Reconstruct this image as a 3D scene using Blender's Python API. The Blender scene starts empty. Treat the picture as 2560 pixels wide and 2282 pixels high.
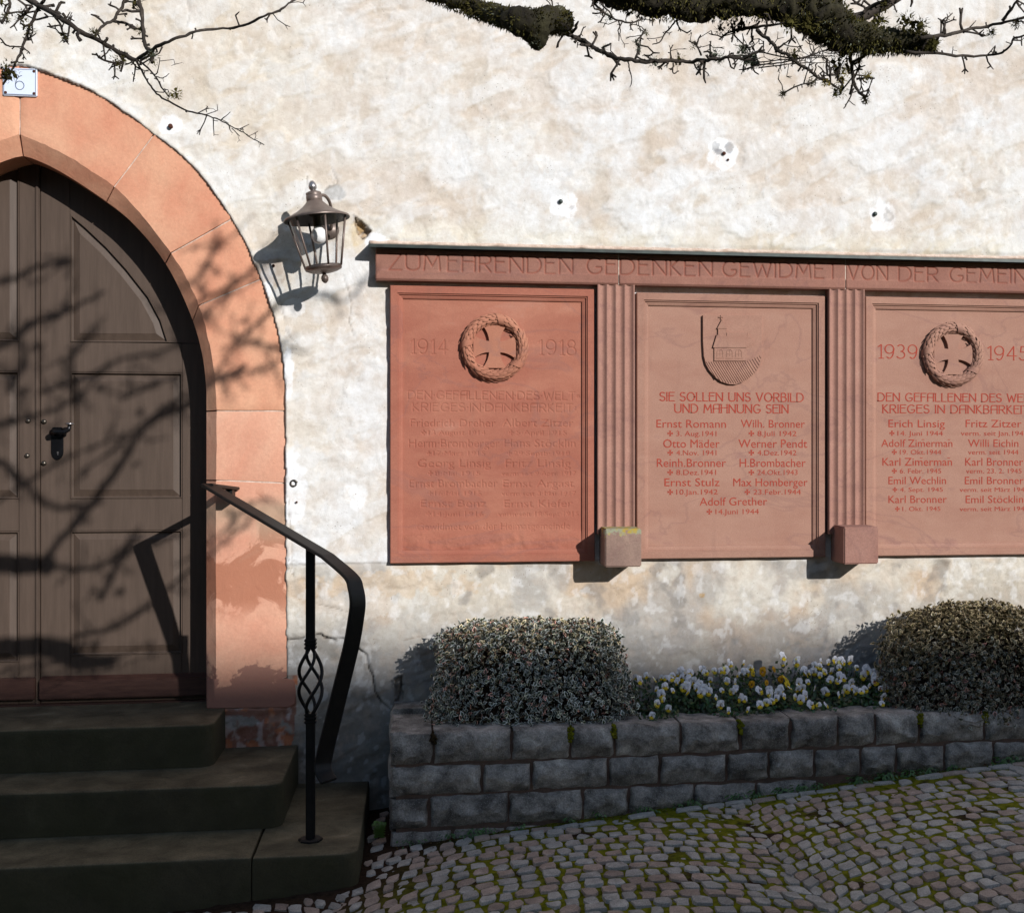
import bpy, bmesh, math, random
import numpy as np
from mathutils import Vector, Matrix, noise as mnoise

random.seed(7)
rng = np.random.default_rng(11)
scene = bpy.context.scene
col = scene.collection

# ------------------------------------------------------------------ camera
# World: house wall is the plane y=0, x to the right, z=0 is the door sill.
FPX, TH, CX, HZ, D, CZ = 3150.0, 0.1436, 1501.94, 1150.0, 5.24, 1.0   # survey of the place
cam_d = bpy.data.cameras.new('camera')
cam = bpy.data.objects.new('camera', cam_d); col.objects.link(cam)
cam.location = (0, -D, CZ)
cam.rotation_euler = (math.pi / 2, 0, -TH)
cam_d.sensor_width = 36.0
cam_d.lens = FPX / 2560 * 36.0
cam_d.shift_x = (1280 - CX) / 2560
cam_d.shift_y = (HZ - 1141) / 2560
cam_d.clip_start = 0.05; cam_d.clip_end = 500
scene.camera = cam

# ------------------------------------------------------------------ light
SA, SB = 0.6195, 0.4511                    # sun direction (SA, -1, SB)
sunv = Vector((SA, -1, SB)).normalized()
elev = math.asin(sunv.z)
az = math.atan2(sunv.x, sunv.y)
world = bpy.data.worlds.new('World'); scene.world = world; world.use_nodes = True
wn = world.node_tree
bg = wn.nodes['Background']
sky = wn.nodes.new('ShaderNodeTexSky'); sky.sky_type = 'NISHITA'
sky.sun_disc = False; sky.sun_elevation = elev; sky.sun_rotation = az
sky.air_density = 1.0; sky.dust_density = 0.6
wn.links.new(sky.outputs[0], bg.inputs[0]); bg.inputs[1].default_value = 0.118
sl = bpy.data.lights.new('sun', 'SUN'); sl.energy = 4.6; sl.angle = math.radians(0.5); sl.color = (1.0, 0.98, 0.955)
so = bpy.data.objects.new('sun', sl); col.objects.link(so)
so.rotation_euler = sunv.to_track_quat('Z', 'Y').to_euler()
scene.view_settings.view_transform = 'Standard'; scene.view_settings.look = 'None'
scene.view_settings.gamma = 1; scene.view_settings.exposure = 0.16; scene.view_settings.use_curve_mapping = False
scene.render.engine = 'CYCLES'
scene.cycles.max_bounces = 8; scene.cycles.transparent_max_bounces = 12

# ------------------------------------------------------------------ helpers
def W(u, v, y=0.0):
    """point on the vertical plane y=const seen in survey direction (u,v)"""
    a = (u - CX) / FPX; c, s = math.cos(TH), math.sin(TH)
    dx = s + a * c; dy = c - a * s; dz = -(v - HZ) / FPX
    t = (D + y) / dy
    return Vector((dx * t, y, CZ + dz * t))

def project(p):
    c, s = math.cos(TH), math.sin(TH)
    X, Y, Z = p[0], p[1] + D, p[2] - CZ
    d = X * s + Y * c
    return CX + FPX * (X * c - Y * s) / d, HZ - FPX * Z / d, d

def tag(o, label=None, cat=None, group=None, kind=None):
    if label: o['label'] = label
    if cat: o['category'] = cat
    if group: o['group'] = group
    if kind: o['kind'] = kind
    return o

def empty(name, loc=(0, 0, 0), parent=None):
    o = bpy.data.objects.new(name, None); col.objects.link(o); o.location = loc
    o.empty_display_size = .1
    if parent: o.parent = parent; o.matrix_parent_inverse = wmat(parent).inverted()
    return o

def wmat(o):
    return o.matrix_basis.copy() if o.parent is None else wmat(o.parent) @ o.matrix_parent_inverse @ o.matrix_basis

def link_mesh(name, me, mat=None, parent=None, smooth=False):
    if mat is not None:
        for m_ in (mat if isinstance(mat, (list, tuple)) else [mat]): me.materials.append(m_)
    if smooth: me.shade_smooth()
    o = bpy.data.objects.new(name, me); col.objects.link(o)
    if parent is not None: o.parent = parent; o.matrix_parent_inverse = wmat(parent).inverted()
    return o

class MB:
    """collects shapes in world coordinates and links them as one mesh"""
    def __init__(s): s.v = []; s.f = []; s.m = []
    def add(s, vs, fs, mi=0):
        b = len(s.v); s.v += [tuple(p) for p in vs]; s.f += [tuple(b + i for i in f) for f in fs]; s.m += [mi] * len(fs)
    def box(s, a, b, mi=0):
        x0, y0, z0 = a; x1, y1, z1 = b
        x0, x1 = min(x0, x1), max(x0, x1); y0, y1 = min(y0, y1), max(y0, y1); z0, z1 = min(z0, z1), max(z0, z1)
        s.add([(x0,y0,z0),(x1,y0,z0),(x1,y1,z0),(x0,y1,z0),(x0,y0,z1),(x1,y0,z1),(x1,y1,z1),(x0,y1,z1)],
              [(0,3,2,1),(4,5,6,7),(0,1,5,4),(1,2,6,5),(2,3,7,6),(3,0,4,7)], mi)
    def tube(s, pts, rad, n=8, cap=True, jit=0.0, mi=0, twist=0.0):
        pts = [Vector(p) for p in pts]; N = len(pts)
        if not hasattr(rad, '__len__'): rad = [rad] * N
        T = []
        for i in range(N):
            a = pts[max(0, i - 1)]; b = pts[min(N - 1, i + 1)]
            t = (b - a); T.append(t.normalized() if t.length > 1e-9 else Vector((0, 0, 1)))
        ref = Vector((0, 0, 1)) if abs(T[0].z) < .9 else Vector((1, 0, 0))
        U = T[0].cross(ref).normalized(); vs = []
        for i in range(N):
            U = (U - T[i] * U.dot(T[i])).normalized(); V = T[i].cross(U)
            for k in range(n):
                an = 2 * math.pi * k / n + twist
                r = rad[i] * (1 + (random.uniform(-jit, jit) if jit else 0))
                vs.append(pts[i] + (U * math.cos(an) + V * math.sin(an)) * r)
        fs = [(i*n+k, i*n+(k+1) % n, (i+1)*n+(k+1) % n, (i+1)*n+k) for i in range(N-1) for k in range(n)]
        if cap: fs += [tuple(range(n-1, -1, -1)), tuple((N-1)*n+k for k in range(n))]
        s.add(vs, fs, mi)
    def lathe(s, prof, M=None, n=24, mi=0):
        """prof: list of (r,z); M: matrix"""
        M = M or Matrix(); vs = []
        for r, z in prof:
            for k in range(n):
                an = 2*math.pi*k/n; vs.append(M @ Vector((r*math.cos(an), r*math.sin(an), z)))
        fs = [(i*n+k, i*n+(k+1) % n, (i+1)*n+(k+1) % n, (i+1)*n+k) for i in range(len(prof)-1) for k in range(n)]
        s.add(vs, fs, mi)
    def prism(s, poly, y0, y1, mi=0):
        """poly: (x,z) list, counter-clockwise seen from the front; y0 front, y1 back"""
        n = len(poly)
        vs = [(x, y0, z) for x, z in poly] + [(x, y1, z) for x, z in poly]
        s.add(vs, [tuple(range(n)), tuple(range(2*n-1, n-1, -1))] + [(i, n+i, n+(i+1) % n, (i+1) % n) for i in range(n)], mi)
    def build(s, name, mat=None, parent=None, smooth=False, bevel=0.0, seg=2, fixn=True):
        me = bpy.data.meshes.new(name); me.from_pydata(s.v, [], s.f); me.update()
        if any(s.m): me.polygons.foreach_set('material_index', s.m)
        if fixn:
            bm = bmesh.new(); bm.from_mesh(me); bmesh.ops.recalc_face_normals(bm, faces=bm.faces)
            if bevel: bmesh.ops.bevel(bm, geom=[e for e in bm.edges if len(e.link_faces) == 2 and e.calc_face_angle(0) > .5], offset=bevel, segments=seg, affect='EDGES', clamp_overlap=True)
            bm.to_mesh(me); bm.free()
        return link_mesh(name, me, mat, parent, smooth)

def vnoise(x, y, seed=0):
    xi = np.floor(x).astype(np.int64); yi = np.floor(y).astype(np.int64)
    xf = x - xi; yf = y - yi; xf = xf*xf*(3-2*xf); yf = yf*yf*(3-2*yf)
    def h(a, b):
        n = (a * 374761393 + b * 668265263 + seed * 1442695041) & 0xffffffff
        n = ((n ^ (n >> 13)) * 1274126177) & 0xffffffff
        n = n ^ (n >> 16)
        return (n & 0xffff) / 65535.0
    return (h(xi, yi)*(1-xf) + h(xi+1, yi)*xf)*(1-yf) + (h(xi, yi+1)*(1-xf) + h(xi+1, yi+1)*xf)*yf
def fbm(x, y, s, o=4, seed=0):
    r = 0; a = .5; t = 0
    for i in range(o):
        r = r + a*vnoise(x/s*2**i + 17.3*i, y/s*2**i - 9.1*i, seed+i); t += a; a *= .5
    return r/t
def sstep(a, b, x):
    t = np.clip((x-a)/(b-a), 0, 1); return t*t*(3-2*t)
def pdist(X, Z, poly, closed=False):
    d = np.full(X.shape, 1e9)
    pts = list(poly) + ([poly[0]] if closed else [])
    for (ax, az_), (bx, bz) in zip(pts[:-1], pts[1:]):
        ex, ez = bx-ax, bz-az_; L = ex*ex+ez*ez+1e-12
        t = np.clip(((X-ax)*ex+(Z-az_)*ez)/L, 0, 1)
        d = np.minimum(d, np.hypot(X-ax-t*ex, Z-az_-t*ez))
    return d
def inside(X, Z, poly):
    r = np.zeros(X.shape, bool); n = len(poly)
    for i in range(n):
        ax, az_ = poly[i]; bx, bz = poly[(i+1) % n]
        if az_ == bz: continue
        c = ((az_ > Z) != (bz > Z)) & (X < (bx-ax)*(Z-az_)/(bz-az_)+ax)
        r ^= c
    return r
def resample(pts, n):
    P = np.array(pts, float); s = np.r_[0, np.cumsum(np.hypot(*np.diff(P, axis=0).T))]
    t = np.linspace(0, s[-1], n); return np.c_[np.interp(t, s, P[:, 0]), np.interp(t, s, P[:, 1])]
def catmull(pts, per=6):
    P = [np.array(p, float) for p in pts]; P = [2*P[0]-P[1]] + P + [2*P[-1]-P[-2]]; out = []
    for i in range(1, len(P)-2):
        for k in range(per):
            t = k/per; a, b, c, d = P[i-1], P[i], P[i+1], P[i+2]
            out.append(.5*((2*b)+(c-a)*t+(2*a-5*b+4*c-d)*t*t+(3*b-a-3*c+d)*t**3))
    out.append(P[-2]); return out

def grid_mesh(name, xs, zs, Y, mat, parent=None, colr=None, keep=None, smooth=True, flip=False):
    """height field over x,z (Y depth) facing -y"""
    nx, nz = len(xs), len(zs)
    X, Z = np.meshgrid(xs, zs)
    co = np.stack([X, Y, Z], -1).reshape(-1, 3)
    i = np.arange(nx*nz).reshape(nz, nx)
    q = np.stack([i[:-1, :-1], i[:-1, 1:], i[1:, 1:], i[1:, :-1]], -1)
    if keep is not None: q = q[keep]
    q = q.reshape(-1, 4)
    used = np.zeros(nx*nz, bool); used[q.ravel()] = True
    remap = np.cumsum(used)-1; co = co[used]; q = remap[q]
    me = bpy.data.meshes.new(name)
    me.vertices.add(len(co)); me.vertices.foreach_set('co', co.ravel().astype(np.float32))
    me.loops.add(q.size); me.loops.foreach_set('vertex_index', q.ravel().astype(np.int32))
    me.polygons.add(len(q)); me.polygons.foreach_set('loop_start', np.arange(0, q.size, 4, dtype=np.int32))
    me.update(calc_edges=True)
    if colr is not None:
        ca = me.color_attributes.new('Col', 'FLOAT_COLOR', 'POINT')
        cc = np.ones((len(co), 4), np.float32); cc[:, :3] = colr.reshape(-1, 3)[used]
        ca.data.foreach_set('color', cc.ravel())
    return link_mesh(name, me, mat, parent, smooth)

# ------------------------------------------------------------------ materials
def new_mat(name):
    m = bpy.data.materials.new(name); m.use_nodes = True
    nt = m.node_tree; b = nt.nodes['Principled BSDF']; return m, nt, b
def nd(nt, t, **kw):
    n = nt.nodes.new(t)
    for k, v in kw.items():
        if k in ('operation', 'blend_type', 'data_type', 'noise_dimensions', 'feature', 'attribute_name', 'distance'): setattr(n, k, v)
        else: n.inputs[k].default_value = v
    return n
def noise_n(nt, scale, detail=5, rough=.6, vec=None, dist=0):
    n = nt.nodes.new('ShaderNodeTexNoise'); n.inputs['Scale'].default_value = scale
    n.inputs['Detail'].default_value = detail; n.inputs['Roughness'].default_value = rough; n.inputs['Distortion'].default_value = dist
    if vec is not None: nt.links.new(vec, n.inputs['Vector'])
    return n.outputs['Fac']
def ramp(nt, fac, stops):
    r = nt.nodes.new('ShaderNodeValToRGB'); nt.links.new(fac, r.inputs[0]); e = r.color_ramp.elements
    while len(e) > 1: e.remove(e[-1])
    e[0].position = stops[0][0]; e[0].color = (*stops[0][1], 1)
    for p, c in stops[1:]:
        k = e.new(p); k.color = (*c, 1)
    return r.outputs[0]
def mixc(nt, a, b, fac, mode='MIX'):
    m = nt.nodes.new('ShaderNodeMix'); m.data_type = 'RGBA'; m.blend_type = mode
    for s, k in ((a, 6), (b, 7)):
        if isinstance(s, tuple): m.inputs[k].default_value = (*s, 1)
        else: nt.links.new(s, m.inputs[k])
    if isinstance(fac, (int, float)): m.inputs[0].default_value = fac
    else: nt.links.new(fac, m.inputs[0])
    return m.outputs[2]
def mth(nt, op, a, b=0.0, clamp=False):
    m = nt.nodes.new('ShaderNodeMath'); m.operation = op; m.use_clamp = clamp
    for s, k in ((a, 0), (b, 1)):
        if isinstance(s, (int, float)): m.inputs[k].default_value = s
        else: nt.links.new(s, m.inputs[k])
    return m.outputs[0]
def bump(nt, bsdf, fac, strength, dist, prev=None):
    b = nt.nodes.new('ShaderNodeBump'); b.inputs['Strength'].default_value = strength; b.inputs['Distance'].default_value = dist
    nt.links.new(fac, b.inputs['Height'])
    if prev is not None: nt.links.new(prev, b.inputs['Normal'])
    nt.links.new(b.outputs[0], bsdf.inputs['Normal']); return b.outputs[0]
def objvec(nt, scale=(1, 1, 1)):
    t = nt.nodes.new('ShaderNodeTexCoord'); g = nt.nodes.new('ShaderNodeNewGeometry')
    m = nt.nodes.new('ShaderNodeMapping'); m.inputs['Scale'].default_value = scale
    nt.links.new(g.outputs['Position'], m.inputs['Vector']); return m.outputs[0]
def posz(nt, ch='Z'):
    g = nt.nodes.new('ShaderNodeNewGeometry'); s = nt.nodes.new('ShaderNodeSeparateXYZ'); nt.links.new(g.outputs['Position'], s.inputs[0]); return s.outputs[ch]
def smooth_n(nt, x, a, b):
    m = nt.nodes.new('ShaderNodeMapRange'); m.interpolation_type = 'SMOOTHSTEP'
    nt.links.new(x, m.inputs[0]); m.inputs[1].default_value = a; m.inputs[2].default_value = b; return m.outputs[0]

def stone_mat(name, c1, c2, c3=None, scale=9, rough=.85, bumpd=.002, speck=None, randv=.12, stretch=(1, 1, 1), vcol=False, spec=.3, bscale=1.0):
    m, nt, b = new_mat(name); v = objvec(nt, stretch)
    stops = [(.36, c1), (.62, c2)] + ([(.74, c3)] if c3 else [])
    c = ramp(nt, noise_n(nt, scale, 7, .62, v, .4), stops)
    if randv:
        oi = nt.nodes.new('ShaderNodeObjectInfo')
        k = mth(nt, 'ADD', mth(nt, 'MULTIPLY', oi.outputs['Random'], 2*randv), 1-randv)
        cc = nt.nodes.new('ShaderNodeCombineColor')
        for i in range(3): nt.links.new(k, cc.inputs[i])
        c = mixc(nt, c, cc.outputs[0], 1.0, 'MULTIPLY')
    if 'sandstone' in name:
        vn = noise_n(nt, 1.9, 4, .5, objvec(nt, (1, 1, 1.7)), 1.0)
        ln = smooth_n(nt, mth(nt, 'ABSOLUTE', mth(nt, 'SUBTRACT', vn, .5)), .022, .0)
        c = mixc(nt, c, (.17, .085, .08), mth(nt, 'MULTIPLY', ln, .24))
        sk = smooth_n(nt, noise_n(nt, 3, 5, .6, objvec(nt, (5, 1, .5))), .56, .75)
        c = mixc(nt, c, (.17, .09, .07), mth(nt, 'MULTIPLY', sk, .30))
    if vcol:
        a = nt.nodes.new('ShaderNodeVertexColor'); a.layer_name = 'Col'
        c = mixc(nt, c, a.outputs[0], 1.0, 'MULTIPLY')
    fine = noise_n(nt, 180*bscale, 4, .7, v)
    fk = .55 if ('granite' in name or 'sett' in name or 'step' in name) else .78
    c = mixc(nt, c, ramp(nt, fine, [(.32, (fk,)*3), (.68, (2-fk-.07,)*3)]), .8, 'MULTIPLY')
    if speck:
        vo = nt.nodes.new('ShaderNodeTexVoronoi'); vo.inputs['Scale'].default_value = speck[0]; nt.links.new(v, vo.inputs['Vector'])
        c = mixc(nt, c, speck[1], mth(nt, 'MULTIPLY', mth(nt, 'LESS_THAN', vo.outputs['Distance'], speck[2]), .7))
    nt.links.new(c, b.inputs['Base Color']); b.inputs['Roughness'].default_value = rough; b.inputs['Specular IOR Level'].default_value = spec
    n1 = bump(nt, b, fine, .5, bumpd*.5)
    bump(nt, b, noise_n(nt, 35*bscale, 6, .65, v), .7, bumpd, n1)
    return m

M = {}
# plaster: colour painted on the wall mesh as an attribute (stains, patches, cracks with shapes of their own)
m, nt, b = new_mat('plaster'); v = objvec(nt)
a = nt.nodes.new('ShaderNodeVertexColor'); a.layer_name = 'Col'
c = mixc(nt, a.outputs[0], ramp(nt, noise_n(nt, 26, 6, .7, v), [(.3, (.86, .83, .79)), (.6, (1.03, 1.03, 1.03))]), .8, 'MULTIPLY')
c = mixc(nt, c, ramp(nt, noise_n(nt, 240, 3, .7, v), [(.28, (.72, .66, .6)), (.45, (1.02, 1.02, 1.02))]), .5, 'MULTIPLY')
vo = nt.nodes.new('ShaderNodeTexVoronoi'); vo.inputs['Scale'].default_value = 62; nt.links.new(v, vo.inputs['Vector'])
clus = smooth_n(nt, noise_n(nt, 5, 3, .6, v), .5, .66)
sp = mth(nt, 'MULTIPLY', mth(nt, 'LESS_THAN', vo.outputs['Distance'], .13), clus)
c = mixc(nt, c, (.16, .12, .09), mth(nt, 'MULTIPLY', sp, .75))
nt.links.new(c, b.inputs['Base Color']); b.inputs['Roughness'].default_value = .95; b.inputs['Specular IOR Level'].default_value = .1
n1 = bump(nt, b, noise_n(nt, 300, 4, .7, v), .6, .0012)
n2 = bump(nt, b, noise_n(nt, 45, 5, .6, v, .3), .6, .0032, n1)
bump(nt, b, noise_n(nt, 9, 3, .45, v, .9), .55, .012, n2)
M['plaster'] = m

def arch_mat(name, c1, c2, dirt):
    m, nt, b = new_mat(name); v = objvec(nt)
    c = ramp(nt, noise_n(nt, 3.2, 6, .6, v, .5), [(.34, c1), (.66, c2)])
    oi = nt.nodes.new('ShaderNodeObjectInfo')
    c = mixc(nt, c, ramp(nt, oi.outputs['Random'], [(0, (.93, .88, .86)), (1, (1.05, 1.06, 1.03))]), 1, 'MULTIPLY')
    c = mixc(nt, c, ramp(nt, noise_n(nt, 90, 5, .7, v), [(.3, (.82, .8, .8)), (.65, (1.05, 1.05, 1.05))]), .6, 'MULTIPLY')
    if dirt:
        z = posz(nt)
        # paint lost in patches: darker raw stone, greyer near the foot
        n = noise_n(nt, 5.5, 6, .6, v, .8)
        zz = smooth_n(nt, z, .95, .25)
        mk = smooth_n(nt, mth(nt, 'ADD', n, mth(nt, 'MULTIPLY', zz, .10)), .54, .60)
        hi = smooth_n(nt, z, .32, .45)
        mk = mth(nt, 'MULTIPLY', mth(nt, 'MULTIPLY', mk, hi), smooth_n(nt, z, .92, .8))
        c = mixc(nt, c, (.33, .125, .07), mth(nt, 'MULTIPLY', mk, .8))
        n3 = noise_n(nt, 4.2, 6, .62, v, .5)
        gz = mth(nt, 'ADD', z, mth(nt, 'MULTIPLY', mth(nt, 'SUBTRACT', n3, .5), -.75))
        c = mixc(nt, c, (.25, .12, .095), mth(nt, 'MULTIPLY', smooth_n(nt, gz, .13, .105), .85))
        c = mixc(nt, c, (.36, .26, .18), mth(nt, 'MULTIPLY', smooth_n(nt, mth(nt, 'ADD', z, mth(nt, 'MULTIPLY', n, .3)), .78, .95), mth(nt, 'MULTIPLY', smooth_n(nt, z, .86, .8), .75)))
    pits = nt.nodes.new('ShaderNodeTexVoronoi'); pits.inputs['Scale'].default_value = 28; nt.links.new(v, pits.inputs['Vector'])
    nt.links.new(c, b.inputs['Base Color']); b.inputs['Roughness'].default_value = .8; b.inputs['Specular IOR Level'].default_value = .25
    n1 = bump(nt, b, noise_n(nt, 120, 5, .7, v), .5, .0012)
    n2 = bump(nt, b, smooth_n(nt, pits.outputs['Distance'], .02, .14), .35, .0012, n1)
    bump(nt, b, noise_n(nt, 16, 5, .55, v, .6), .7, .004, n2)
    return m
M['arch'] = arch_mat('painted_sandstone', (.55, .24, .15), (.62, .345, .225), False)
M['jamb'] = arch_mat('weathered_painted_sandstone', (.56, .265, .18), (.62, .36, .255), True)
M['tab_red'] = stone_mat('red_sandstone', (.295, .10, .065), (.345, .130, .085), (.375, .165, .115), 3.5, .85, .0009, (70, (.6, .4, .3), .035), 0, (1, 1, 2.2), vcol=True)
M['tab_pink'] = stone_mat('pink_sandstone', (.30, .155, .112), (.335, .185, .135), (.26, .135, .11), 4.2, .85, .0009, (60, (.7, .5, .42), .045), .03, (1, 1, 2.0))
M['frieze'] = stone_mat('frieze_sandstone', (.235, .105, .078), (.275, .13, .095), (.30, .15, .11), 5, .85, .0008, (60, (.6, .4, .33), .04), .03, (1, 1, 1), vcol=True)
M['pilaster'] = stone_mat('pilaster_sandstone', (.28, .145, .112), (.32, .17, .13), (.34, .20, .155), 8, .85, .0008, (80, (.65, .45, .38), .045), .03)
M['block'] = stone_mat('bracket_sandstone', (.27, .135, .105), (.31, .165, .13), (.36, .2, .15), 7, .9, .0012, None, .08)
M['block_lichen'] = stone_mat('lichen_covered_sandstone', (.2, .13, .105), (.25, .165, .13), (.28, .2, .15), 9, .9, .0015, None, .05)
m = M['block_lichen']; nt = m.node_tree; b = nt.nodes['Principled BSDF']; src = b.inputs['Base Color'].links[0].from_socket
z = posz(nt); n = noise_n(nt, 55, 4, .6, objvec(nt))
mk = smooth_n(nt, mth(nt, 'ADD', mth(nt, 'MULTIPLY', mth(nt, 'SUBTRACT', z, .70), 9), n), .48, .60)
nt.links.new(mixc(nt, src, ramp(nt, noise_n(nt, 30, 3, .5, objvec(nt)), [(.42, (.36, .26, .04)), (.55, (.26, .26, .18))]), mk), b.inputs['Base Color'])
M['step'] = stone_mat('worn_step_stone', (.055, .047, .027), (.13, .11, .068), (.21, .18, .125), 6.5, .78, .006, (38, (.22, .20, .16), .045), .12, (1, 1, 1), spec=.35)
m = M['step']; nt = m.node_tree; b = nt.nodes['Principled BSDF']; src = b.inputs['Base Color'].links[0].from_socket
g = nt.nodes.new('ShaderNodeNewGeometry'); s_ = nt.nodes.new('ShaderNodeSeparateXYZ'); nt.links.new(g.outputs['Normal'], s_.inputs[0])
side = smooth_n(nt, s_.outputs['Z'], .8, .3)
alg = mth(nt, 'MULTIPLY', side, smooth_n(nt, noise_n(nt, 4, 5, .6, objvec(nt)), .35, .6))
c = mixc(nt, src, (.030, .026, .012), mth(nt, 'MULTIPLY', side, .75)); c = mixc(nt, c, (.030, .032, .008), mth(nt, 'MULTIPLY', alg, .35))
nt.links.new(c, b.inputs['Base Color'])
M['granite'] = stone_mat('rough_granite', (.10, .094, .087), (.34, .322, .30), (.55, .53, .50), 13, .9, .010, (170, (.42, .42, .43), .2), .22, bscale=.9)
M['mortar'] = stone_mat('brown_mortar', (.07, .05, .04), (.12, .08, .065), (.06, .058, .025), 10, .95, .004, None, 0)
M['lime'] = stone_mat('lime_mortar', (.45, .33, .26), (.62, .5, .42), None, 40, .95, .001, None, 0)
M['cob_grey'] = stone_mat('grey_sett_stone', (.22, .215, .205), (.33, .32, .305), (.44, .425, .405), 22, .8, .004, (260, (.46, .46, .48), .16), .22, bscale=1.3)
M['cob_pink'] = stone_mat('pinkish_sett_stone', (.22, .175, .15), (.32, .255, .22), (.41, .335, .30), 22, .8, .004, (260, (.44, .42, .41), .14), .22, bscale=1.3)
# moss and earth between the setts
m, nt, b = new_mat('moss_and_earth'); v = objvec(nt)
mk = mth(nt, 'MULTIPLY', smooth_n(nt, noise_n(nt, 4.5, 5, .65, v, .4), .33, .46), smooth_n(nt, mth(nt, 'ADD', posz(nt, 'X'), mth(nt, 'MULTIPLY', posz(nt, 'Y'), -.5)), .25, .75))
c = mixc(nt, ramp(nt, noise_n(nt, 60, 4, .6, v), [(.3, (.022, .014, .009)), (.7, (.05, .03, .02))]),
         ramp(nt, noise_n(nt, 30, 4, .6, v), [(.3, (.05, .058, .005)), (.5, (.125, .135, .010)), (.7, (.21, .20, .016))]), mk)
nt.links.new(c, b.inputs['Base Color']); b.inputs['Roughness'].default_value = 1; b.inputs['Specular IOR Level'].default_value = .05
n1 = bump(nt, b, noise_n(nt, 260, 3, .7, v), 1, .004); bump(nt, b, noise_n(nt, 70, 4, .6, v), .8, .006, n1)
M['moss'] = m
def simple(name, c, rough=.6, metal=0, spec=.5, noise=None, bd=.0005, sc=60, stretch=(1, 1, 1), coat=0):
    m, nt, b = new_mat(name); v = objvec(nt, stretch)
    if noise: nt.links.new(ramp(nt, noise_n(nt, sc, 5, .6, v), [(.3, c), (.7, noise)]), b.inputs['Base Color'])
    else: b.inputs['Base Color'].default_value = (*c, 1)
    b.inputs['Roughness'].default_value = rough; b.inputs['Metallic'].default_value = metal; b.inputs['Specular IOR Level'].default_value = spec
    b.inputs['Coat Weight'].default_value = coat
    bump(nt, b, noise_n(nt, sc*2.5, 4, .6, v), .5, bd); return m
M['wood'] = simple('weathered_brown_door_paint', (.062, .042, .031), .58, 0, .28, (.082, .056, .042), .0008, 9, (6, 6, .5))
M['wood_red'] = simple('dark_red_brown_weatherboard', (.035, .014, .011), .5, 0, .4, (.065, .03, .022), .0008, 12, (1, 1, 6))
M['iron'] = simple('black_painted_iron', (.004, .004, .0045), .5, .0, .25, (.009, .0085, .0085), .0006, 30)
M['rusty'] = simple('rusty_iron', (.10, .035, .02), .8, .3, .3, (.05, .02, .015), .001, 200)
M['darkmetal'] = simple('dark_door_metal', (.012, .012, .014), .3, .6, .5)
M['stud'] = simple('dull_metal_stud', (.10, .085, .07), .35, .8, .5)
M['lantern'] = simple('brown_lantern_metal', (.13, .095, .08), .42, .35, .5, (.17, .13, .11), .0004, 40)
M['lantern_in'] = simple('dark_inner_metal', (.02, .017, .015), .6, .2, .4)
M['finial'] = simple('polished_grey_finial', (.33, .31, .31), .28, .8, .5)
M['ledge'] = simple('dark_verdigris_metal_flashing', (.012, .014, .014), .45, .3, .5, (.03, .045, .04), .0008, 22)
M['enamel'] = simple('pale_blue_white_enamel', (.62, .68, .80), .25, 0, .5, (.66, .72, .84), .0001, 10, coat=.5)
M['ink'] = simple('grey_blue_sign_ink', (.16, .19, .27), .4)
M['redpaint'] = simple('red_letter_paint', (.27, .028, .018), .8, 0, .2, (.34, .06, .035), .0003, 90)
M['bulb'] = simple('white_frosted_bulb', (.82, .82, .82), .25, 0, .5)
M['soil'] = simple('dark_garden_soil', (.012, .008, .006), 1, 0, .05, (.035, .024, .017), .02, 45)
m, nt, b = new_mat('thin_clear_glass')
tr = nt.nodes.new('ShaderNodeBsdfTransparent'); tr.inputs[0].default_value = (.97, .97, .965, 1)
gl = nt.nodes.new('ShaderNodeBsdfGlossy'); gl.inputs['Roughness'].default_value = .03
lw = nt.nodes.new('ShaderNodeFresnel'); lw.inputs[0].default_value = 1.5
ms = nt.nodes.new('ShaderNodeMixShader'); nt.links.new(mth(nt, 'MINIMUM', mth(nt, 'MULTIPLY', lw.outputs[0], .5), .16), ms.inputs[0]); nt.links.new(tr.outputs[0], ms.inputs[1]); nt.links.new(gl.outputs[0], ms.inputs[2])
nt.links.new(ms.outputs[0], nt.nodes['Material Output'].inputs[0]); M['glass'] = m
M['bark'] = stone_mat('dark_fruit_tree_bark', (.035, .028, .022), (.07, .055, .045), (.12, .10, .085), 40, .9, .004, None, 0)
M['bark_moss'] = stone_mat('mossy_lichened_bark', (.018, .014, .010), (.045, .040, .018), (.15, .15, .12), 26, .95, .008, None, 0)
M['mosstuft'] = simple('olive_moss_tufts', (.028, .022, .008), 1, 0, .05, (.11, .10, .03), .001, 40)
M['lichen'] = simple('grey_green_lichen', (.10, .11, .075), 1, 0, .05, (.26, .28, .22), .001, 60)
M['lichen_y'] = simple('yellow_lichen', (.14, .11, .02), 1, 0, .05, (.36, .28, .06), .001, 60)
def leaf_mat(name, green, rim, rimw):
    m, nt, b = new_mat(name)
    uv = nt.nodes.new('ShaderNodeUVMap'); s = nt.nodes.new('ShaderNodeSeparateXYZ'); nt.links.new(uv.outputs[0], s.inputs[0])
    at = nt.nodes.new('ShaderNodeVertexColor'); at.layer_name = 'Col'
    ax = mth(nt, 'ABSOLUTE', s.outputs['X'])
    edge = smooth_n(nt, ax, 1-rimw-.12, 1-rimw+.1)
    c = mixc(nt, green, rim, edge); c = mixc(nt, c, at.outputs[0], 1, 'MULTIPLY')
    nt.links.new(c, b.inputs['Base Color']); b.inputs['Roughness'].default_value = .38; b.inputs['Specular IOR Level'].default_value = .5
    return m
M['leaf_var'] = leaf_mat('variegated_leaf', (.036, .050, .026), (.72, .75, .70), .30)
M['leaf_var2'] = leaf_mat('variegated_leaf_bronze', (.046, .052, .030), (.40, .40, .35), .26)
M['leaf_green'] = leaf_mat('green_leaf', (.035, .075, .02), (.07, .12, .04), .1)
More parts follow.
